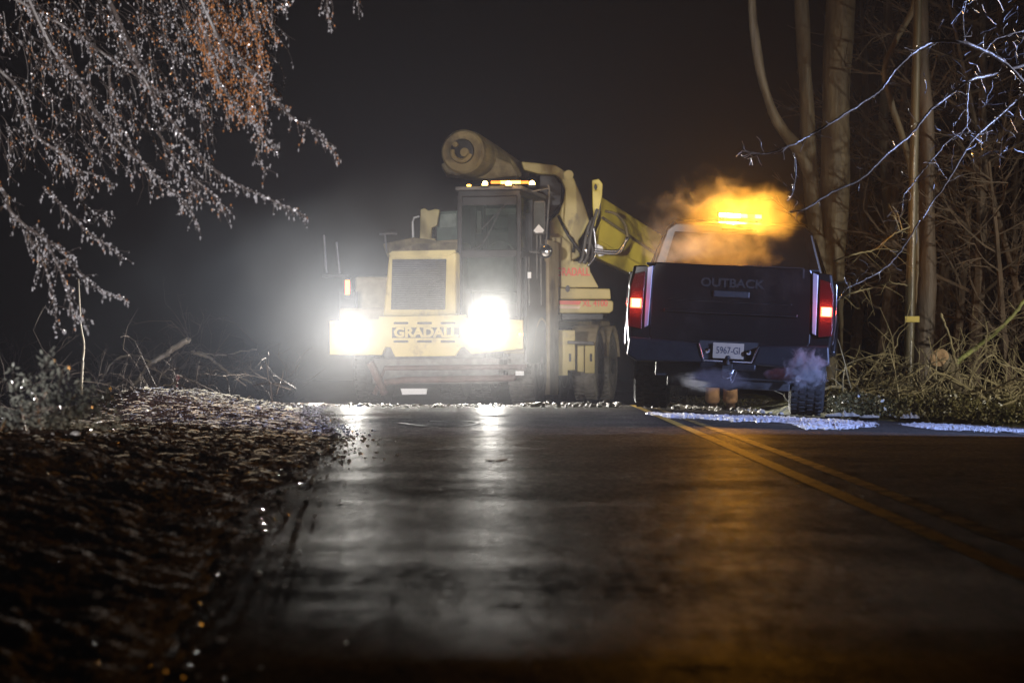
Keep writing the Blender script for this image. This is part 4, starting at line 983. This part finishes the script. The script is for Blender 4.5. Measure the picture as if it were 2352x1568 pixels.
trunk_tree('leaning_tree', 'thin pale trunk leaning in to meet the wet pole near the top', 30.6, [([(2108, 905), (2106, 600), (2100, 420), (2072, 310), (2048, 240), (2032, 160), (2060, 90), (2098, 20), (2100, -60)], (16, 13)), ], M['bark'])
trunk_tree('far_trunk', 'dim straight trunk in the woods between the forked tree and the pole', 36.0, [([(2055, 890), (2050, 700), (2042, 500), (2030, 300), (2040, 100), (2035, -60)], (30, 20)), ], M['bark'])

# deeper woods: bare trees one by one
def wood_tree(i, u, Y, hgt, lean, label):
    base = P(u, 850, Y); base.z = -.15
    e = empty('woodland_tree', base, label, 'tree', 'bare trees deep in the dark woods')
    mb = MB(); cr = MB(); rr = random.uniform(.05, .11)
    pts = [base.copy()]; q = base.copy(); d = Vector((lean, random.uniform(-.1, .1), 1)).normalized()
    n = 14
    for k in range(n):
        d = (d + rv(.06) + Vector((0, 0, .03))).normalized(); q = q + d * hgt / n; pts.append(q.copy())
    mb.tube(pts, [rr * (1 - .7 * k / n) for k in range(n + 1)], 7)
    def grow(p, d, ln, r, dep):
        m_ = 5; pp = [p.copy()]; q = p.copy()
        for k in range(m_):
            d = (d + rv(.16) + Vector((0, 0, .04))).normalized(); q = q + d * ln / m_; pp.append(q.copy())
            if dep < 3 and random.random() < (.75 if dep < 2 else .4): grow(q, d + rv(.9), ln * random.uniform(.4, .65), r * .6, dep + 1)
        cr.tube(pp, [r * (1 - .5 * k / m_) for k in range(m_ + 1)], 3, cap=False)
    for k in range(2, n + 1):
        for _ in range(2):
            if random.random() < .8:
                a = random.uniform(0, 6.28); grow(pts[k], Vector((math.cos(a), math.sin(a), .35)), random.uniform(.7, 1.7), rr * .25, 0)
    mb.build('trunk', M['woods'], e); cr.build('crown', M['woods'], e)
LB = ['slender bare tree in the dark woods at the far right', 'bare tree with tangled low twigs behind the cut log', 'bare tree in the dark woods behind the utility pole', 'dim bare tree just left of the utility pole', 'thin bare tree deep in the woods above the brush pile',
      'dim bare tree at the right edge of the frame', 'faint bare tree behind the forked trunk', 'bare tree in the woods right of the reddish trunk', 'low tangled tree over the brush pile near the right edge']
for i, (u, Y, h_, le) in enumerate([(2330, 33, 6, -.05), (2230, 31.5, 5.5, .1), (2150, 35, 7, 0), (2010, 36, 7, .08), (2270, 37, 7, -.1), (2400, 31, 6, -.15), (1960, 40, 8, .05), (2190, 33, 6.5, .05), (2320, 30, 3.2, -.1)]):
    wood_tree(i, u, Y, h_, le, LB[i])

# brush pile, cut wood and ivy on the right
bp = MB()
def wander(p, d, ln, r, mb, dep=0, grav=-.04, w_=.13):
    n = max(4, int(ln / .08)); pp = [p.copy()]; q = p.copy(); d = d.normalized()
    for k in range(n):
        d = (d + rv(.75 if random.random() < .25 else .10) + Vector((0, 0, grav))).normalized(); q = q + d * ln / n; pp.append(q.copy())
        if dep < 2 and random.random() < .28: wander(q, d + rv(.9), ln * random.uniform(.3, .6), r * .6, mb, dep + 1, grav, w_)
    mb.tube(pp, [r * (1 - .65 * k / n) for k in range(n + 1)], 4, cap=False)
for i in range(300):
    u = random.uniform(1905, 2420); Y = random.uniform(26.0, 28.8); v = random.uniform(885, 935)
    wander(P(u, v, Y), rv(1) + Vector((0, 0, .15)), random.uniform(.2, .95), random.uniform(.004, .016), bp)
tag(bp.build('brush_pile', M['brush']), 'tangled heap of pale broken twigs along the right roadside', 'brush', kind='stuff')
# individually visible branches
for pix, r, lb in [([(1906, 878), (1955, 872), (2010, 868), (2020, 880)], 4, 'pale arching branch lying low beside the rear wheel of the pickup'),
               ([(1925, 858), (1965, 835), (1990, 828), (2030, 838), (2060, 866), (2085, 880)], 4.5, 'forked broken branch propped left of the pole'),
               ([(1920, 688), (1960, 672), (2000, 662), (2040, 650), (2085, 655)], 4, 'long thin branch reaching left from the pole at tail lamp height'),
               ([(1915, 600), (1960, 585), (2010, 572), (2050, 540), (2090, 520)], 4, 'branch sloping down from the pole towards the twin trunk'),
               ([(2040, 852), (2060, 853), (2088, 856)], 4, 'short broken stub poking left from the foot of the pole'),
               ([(2148, 900), (2160, 860), (2190, 838), (2240, 800), (2290, 760), (2330, 720), (2360, 680)], 13, 'thick mossy broken limb rising towards the right edge'),
               ([(2225, 880), (2240, 850), (2275, 815), (2300, 835), (2352, 850)], 5, 'thin crooked branch right of the thick mossy limb'),
               ([(2040, 960), (2090, 915), (2150, 860), (2200, 800)], 4, 'straight thin stick slanting across in front of the cut log'),
               ([(2160, 720), (2180, 770), (2195, 830), (2200, 870)], 6, 'dark upright broken branch behind the cut log')]:
    pts = catmull([P(u, v, 27.2 + random.uniform(-.15, .15)) for u, v in pix], 8); n = len(pts)
    o = empty('fallen_branch', pts[0], lb, 'branch', 'broken branches on the right roadside')
    mb = MB(); mb.tube([p + rv(.006) for p in pts], [r * 27.2 / F / 2 * (1 - .4 * i / n) * 1.1 for i in range(n)], 8); mb.build('bough', M['moss'] if r > 10 else M['brush'], o, smooth=True)
    mb = MB()
    for i in range(3, n):
        if random.random() < .35: wander(pts[i], rv(1), random.uniform(.15, .4), .005, mb, 1)
    if mb.v: tag(mb.build('side_twig', M['brush'], o), kind='stuff')
def log(name, a, b, r0, r1, label, cat, m='moss'):
    e = empty(name, b, label, cat); mb = MB(); ax_ = b - a; n = 12
    mb.tube([a + ax_ * i / n + rv(.006) for i in range(n + 1)], [r0 + (r1 - r0) * i / n for i in range(n + 1)], 18)
    mb.v = [tuple(Vector(q) + rv(.004)) for q in mb.v]
    mb.build('bark', M[m], e, smooth=True)
    d = ax_.normalized(); MB().lathe(a - d * .012, d, [(0, r0 * .2), (-.004, r0 * .6), (.0, r0 * .92), (.012, r0 * .95)], 22).build('cut_face', M['cutwood'], e)
log('cut_log', P(2158, 822, 26.7), P(2205, 895, 27.4), .115, .11, 'thick cut log leaning upright in the brush with its pale end showing', 'log', 'bark')
log('mossy_log', P(1962, 938, 26.6), P(2240, 945, 26.9), .075, .06, 'long mossy log lying along the verge under the brush pile', 'log')
e = empty('split_log', P(1983, 912, 26.4), 'small split piece of pale cut wood on the mossy verge', 'log')
f = [P(u, v, 26.4) for u, v in ((1978, 897), (1992, 901), (1994, 920), (1984, 932), (1973, 926), (1976, 912))]; MB().prism(f, [q + Vector((.05, .22, 0)) for q in f]).build('cut_face', M['cutwood'], e, bevel=.005)
mb = MB(); f = [P(u, v, 26.46) for u, v in ((1982, 900), (1998, 904), (2000, 922), (1990, 934))]; mb.prism(f, [q + Vector((.06, .25, 0)) for q in f]); mb.build('bark', M['bark'], e)
# mossy bank and ivy leaves
M['bank'] = mat('mossy_bank', (.09, .085, .03), .8, 0, .6, 5, .9, 25, dirt=(.22, .24, .08), dirt_amt=.35, dirt_scale=4)
xs_ = lin(2.4, 8, 90); ys_ = lin(25.2, 40, 90)
grid('bank', xs_, ys_, lambda x, y: gz(x, y) - .03 + .16 * sm(25.3, 26.8, y - .15 * abs(x - 4)) * (1 + .7 * noise.noise(Vector((x * 2, y * 2, 0)))) * sm(2.4, 3.6, x) + .02 * noise.noise(Vector((x * 12, y * 12, 3))), M['bank'])
iv = MB()
for i in range(26000):
    Y = 25.6 + 3.4 * random.random() ** 1.3; u = random.uniform(1895, 2440) if i % 4 else random.uniform(1500, 1900); 
    x = (u - 1176) / F * Y; hh = .05 + (.16 + .12 * (noise.noise(Vector((x * 2.2, Y, 0))) + .3)) * random.random() ** 1.5 + .05 * (Y - 25.5)
    if u < 1900: Y += 5.5; x = (u - 1176) / F * Y; hh = .16 * random.random() ** 2
    q = Vector((x, Y, gz(x, Y) + hh)); a = rv(1).normalized(); b = a.cross(rv(1)).normalized(); s_ = random.uniform(.010, .030)
    iv.add([q - a * s_, q + b * s_ * .6, q + a * s_, q - b * s_ * .6], [(0, 1, 2, 3)])
tag(iv.build('ground_cover', M['leaf']), 'glossy wet ivy and dead leaves under the brush on the right verge', 'ground cover', kind='stuff')
# pale snow scraps at the foot of the bank and snow rubble on the crest
sc = MB()
def scrap(u0, u1, v, Y, h_):
    N = 18; top = [P(u0 + (u1 - u0) * i / N, v - h_ * (.35 + .65 * abs(noise.noise(Vector((i * .45, u0, 0)))) * 1.6) * math.sin(math.pi * (i + .5) / (N + 1)), Y + .25) for i in range(N + 1)]
    bot = [P(u0 + (u1 - u0) * i / N, v + 3, Y) for i in range(N + 1)]
    sc.add(top + bot, [(i, i + 1, N + 2 + i, N + 1 + i) for i in range(N)])
    sc.add([q + Vector((0, .2, -.06)) for q in top] + top, [(i, i + 1, N + 2 + i, N + 1 + i) for i in range(N)])
scrap(1896, 1975, 953, 25.0, 14); scrap(1975, 2020, 956, 25.1, 8); scrap(2068, 2112, 957, 25.0, 13)
tag(sc.build('snow_patch', M['dirtysnow'], smooth=True), kind='structure')
rb = MB()
for i in range(1500):
    u = random.uniform(700, 1425) if random.random() < .7 else random.uniform(1480, 1830)
    if noise.noise(Vector((u * .02, 0, 0))) < -.05 and random.random() < .8: continue
    Y = 26 + 4 * random.random()
    x = (u - 1176) / F * Y; r = .005 + .028 * random.random() ** 3
    if u > 1200: r *= 1.5
    if u < 1200 and abs(u - 800) > 60: r *= .7
    rb.rock((x, Y, gz(x, Y) + r * .3), r)
tag(rb.build('snow_rubble', M['dirtysnow']), 'broken crusts of dirty snow scattered on the crest of the road', 'snow', kind='stuff')
for k, (u, v, Y, r, lb) in enumerate([(1336, 912, 32.2, .095, 'large peaked snow lump beside the rear wheel of the excavator'), (1392, 921, 31, .07, 'low snow lump against the pickup wheel'), (1260, 922, 31.4, .06, 'snow lump at the side of the front wheel of the excavator'),
                        (1500, 926, 29.5, .085, 'white snow lump right of the left pickup wheel'), (1530, 928, 30, .075, 'second white snow lump seen under the pickup'), (1760, 925, 30, .07, 'dull snow lump under the right half of the pickup')]):
    lump('snow_lump', u, v, Y, r, M['dirtysnow'], lb, 'snow lump', 'snow lumps around the wheels')
for k, (u, v, Y, r, lb) in enumerate([(172, 998, 11.5, .035, 'rounded ice lump low on the left road ridge'), (590, 937, 22, .05, 'ice lump near the top of the left roadside ridge'), (625, 1062, 13, .012, 'bright ice pebble at the right foot of the litter ridge'),
                        (655, 1080, 12.2, .012, 'bright ice pebble just off the ridge on the asphalt'), (502, 1052, 13, .012, 'ice pebble halfway up the litter ridge'), (430, 1088, 11, .01, 'small ice pebble on the left of the litter ridge')]):
    lump('ice_lump', u, v, Y, r, M['chip'], lb, 'ice lump', 'ice lumps on the left ridge')

# ------------------------------------------------------------------ fallen timber in the dark on the left
def fallen(pixs, Y, lb, m='bark'):
    e = empty('fallen_tree', P(pixs[0][0][-1][0], pixs[0][0][-1][1], Y), lb, 'fallen tree')
    for j, (pix, r) in enumerate(pixs):
        pts = catmull([P(u, v, Y + random.uniform(-.2, .2)) for u, v in pix], 7); n = len(pts); mb = MB()
        mb.tube([p + rv(.012) for p in pts], [r * Y / F / 2 * (1 - .4 * i / n) for i in range(n)], 9)
        mb.build('trunk' if j == 0 else 'limb', M[m], e, smooth=True)
    mb = MB()
    for pix, r in pixs:
        for u, v in pix:
            for _ in range(5): wander(P(u, v, Y), rv(1), random.uniform(.3, .8), .005, mb, 0)
    tag(mb.build('side_twig', M['woods_dark'], e), kind='stuff')
fallen([([(433, 779), (400, 800), (374, 818), (347, 832), (325, 862), (300, 900)], 14), ([(347, 832), (300, 815), (262, 830), (235, 870), (215, 892)], 6)], 31.5, 'snapped pale tree trunk slanting up in the dark on the left')
fallen([([(440, 808), (480, 822), (515, 850), (545, 862), (580, 880)], 8), ([(440, 808), (470, 810), (500, 815), (590, 802)], 4)], 32.5, 'low tangle of broken limbs left of the excavator headlamp')
fallen([([(285, 905), (330, 915), (370, 935), (400, 945)], 10), ([(330, 915), (360, 890), (405, 880)], 4)], 29, 'mossy limb lying behind the left litter ridge')
trunk_tree('thin_sapling', 'thin dark sapling standing in the gloom on the far left', 30, [([(186, 905), (190, 830), (193, 790), (186, 745), (180, 640)], (6, 3))], M['bark'], rough=.002)
lb_ = MB()
for i in range(150):
    u = random.uniform(-40, 700); Y = random.uniform(29, 35); wander(P(u, random.uniform(885, 930), Y), rv(1) + Vector((0, 0, .3)), random.uniform(.3, 1.0), random.uniform(.004, .012), lb_)
tag(lb_.build('undergrowth', M['woods_dark']), 'dim tangled undergrowth behind the left roadside ridge', 'undergrowth', kind='stuff')
c = P(406, 867, 31); MB().lathe(c, (0, -1, 0), [(0, .035), (.012, .03), (.016, .01)], 14)
mb = MB(); mb.lathe((0, 0, 0), (0, -1, 0), [(0, .035), (.012, .03), (.016, .01)], 14); mb.bx(-.01, .01, 0, .02, -.6, .0); o = mb.build('roadside_reflector', M['redlens']); o.location = c; tag(o, 'small red reflector on a stake among the fallen limbs', 'reflector')

# ------------------------------------------------------------------ people beyond the pickup (only shins show)
def person(x, y, hd, label, cloth, jacket, hat):
    z0 = gz(x, y); e = empty('person', (x, y, z0), label, 'person', rot=(0, 0, hd))
    def skin(name, vs, es, rad, m, parent=e, sub=2):
        me = bpy.data.meshes.new(name); me.from_pydata(vs, es, []); me.materials.append(m); o = bpy.data.objects.new(name, me); COL.objects.link(o); o.parent = parent
        s_ = o.modifiers.new('skin', 'SKIN'); s_.use_smooth_shade = True
        for i, r in enumerate(rad):
            sv = me.skin_vertices[0].data[i]; sv.radius = (r, r) if not isinstance(r, tuple) else r; sv.use_root = (i == 0)
        u_ = o.modifiers.new('sub', 'SUBSURF'); u_.levels = sub; u_.render_levels = sub; return o
    # body: pelvis root, spine, head, arms, legs
    V = [(0, 0, .95), (0, 0, 1.15), (0, 0, 1.38), (0, 0, 1.50), (0, -.01, 1.58), (0, -.02, 1.68),
         (.17, 0, 1.42), (.24, .0, 1.16), (.25, -.12, .95), (.25, -.20, .90), (-.17, 0, 1.42), (-.24, .0, 1.16), (-.25, -.12, .95), (-.25, -.20, .90),
         (.10, 0, .88), (.105, -.02, .48), (.11, 0, .08), (.11, -.15, .04), (-.10, 0, .88), (-.105, -.02, .48), (-.11, 0, .08), (-.11, -.15, .04)]
    E = [(0, 1), (1, 2), (2, 3), (3, 4), (4, 5), (2, 6), (6, 7), (7, 8), (8, 9), (2, 10), (10, 11), (11, 12), (12, 13), (0, 14), (14, 15), (15, 16), (16, 17), (0, 18), (18, 19), (19, 20), (20, 21)]
    Rr = [(.15, .11), (.14, .10), (.16, .11), .06, .055, .10, .06, .045, .035, .03, .06, .045, .035, .03, .085, .06, .04, .035, .085, .06, .04, .035]
    skin('body', V, E, Rr, M['skin'])
    for s_ in (1, -1):
        for k, (dx, l_) in enumerate(((-.03, .07), (-.01, .085), (.012, .08), (.03, .06))):
            pass
    T1 = [(0, 0, .98), (.105, 0, .86), (.11, -.02, .48), (.115, 0, .16), (.115, 0, .075), (-.105, 0, .86), (-.11, -.02, .48), (-.115, 0, .16), (-.115, 0, .075)]
    skin('trousers', T1, [(0, 1), (1, 2), (2, 3), (3, 4), (0, 5), (5, 6), (6, 7), (7, 8)], [(.17, .13), .115, .095, .100, .105, .115, .095, .100, .105], cloth)
    J = [(0, 0, .90), (0, 0, 1.2), (0, 0, 1.40), (0, 0, 1.48), (.19, 0, 1.42), (.25, 0, 1.16), (.26, -.11, .98), (-.19, 0, 1.42), (-.25, 0, 1.16), (-.26, -.11, .98)]
    skin('jacket', J, [(0, 1), (1, 2), (2, 3), (2, 4), (4, 5), (5, 6), (2, 7), (7, 8), (8, 9)], [(.19, .15), (.18, .14), (.19, .13), .08, .08, .065, .055, .08, .065, .055], jacket)
    for s_ in (-1, 1):
        skin('boot', [(s_ * .115, .03, .06), (s_ * .115, -.08, .05), (s_ * .118, -.17, .045), (s_ * .115, .02, .2)], [(0, 1), (1, 2), (0, 3)], [.058, .052, .045, .055], M['boot'])
    mb = MB(); mb.lathe((0, 0, 1.70), (0, 0, 1), [(-.005, .16), (.0, .135), (.05, .125), (.10, .09), (.13, .03)], 20); o = mb.build('hard_hat', hat); o.parent = e; o.data.shade_smooth()
    return e
pa = P(1657, 930, 30.9); person(pa.x, pa.y, R(175), 'person in tan work trousers standing beyond the pickup, shins showing under it', M['tan_cloth'], M['hivis'], M['hat'])
pb = P(1545, 925, 32.2); pp_ = person(pb.x, pb.y, R(25), 'person in dark trousers and brown boots walking beyond the pickup, shins showing', M['navy'], M['navy'], M['hat'])

# ------------------------------------------------------------------ haze
mb = MB(); mb.bx(-45, 45, -14, 75, -1.5, 14.5)
hm = bpy.data.materials.new('haze'); hm.use_nodes = True; n = hm.node_tree; n.nodes.clear()
out = n.nodes.new('ShaderNodeOutputMaterial'); pv = n.nodes.new('ShaderNodeVolumePrincipled'); pv.inputs['Density'].default_value = HAZE_D
pv.inputs['Color'].default_value = (.80, .80, .98, 1); pv.inputs['Anisotropy'].default_value = .55
n.links.new(pv.outputs[0], out.inputs['Volume'])
hz = mb.build('haze', hm); tag(hz, 'thin night mist lit by the vehicle lamps', 'haze', kind='stuff')
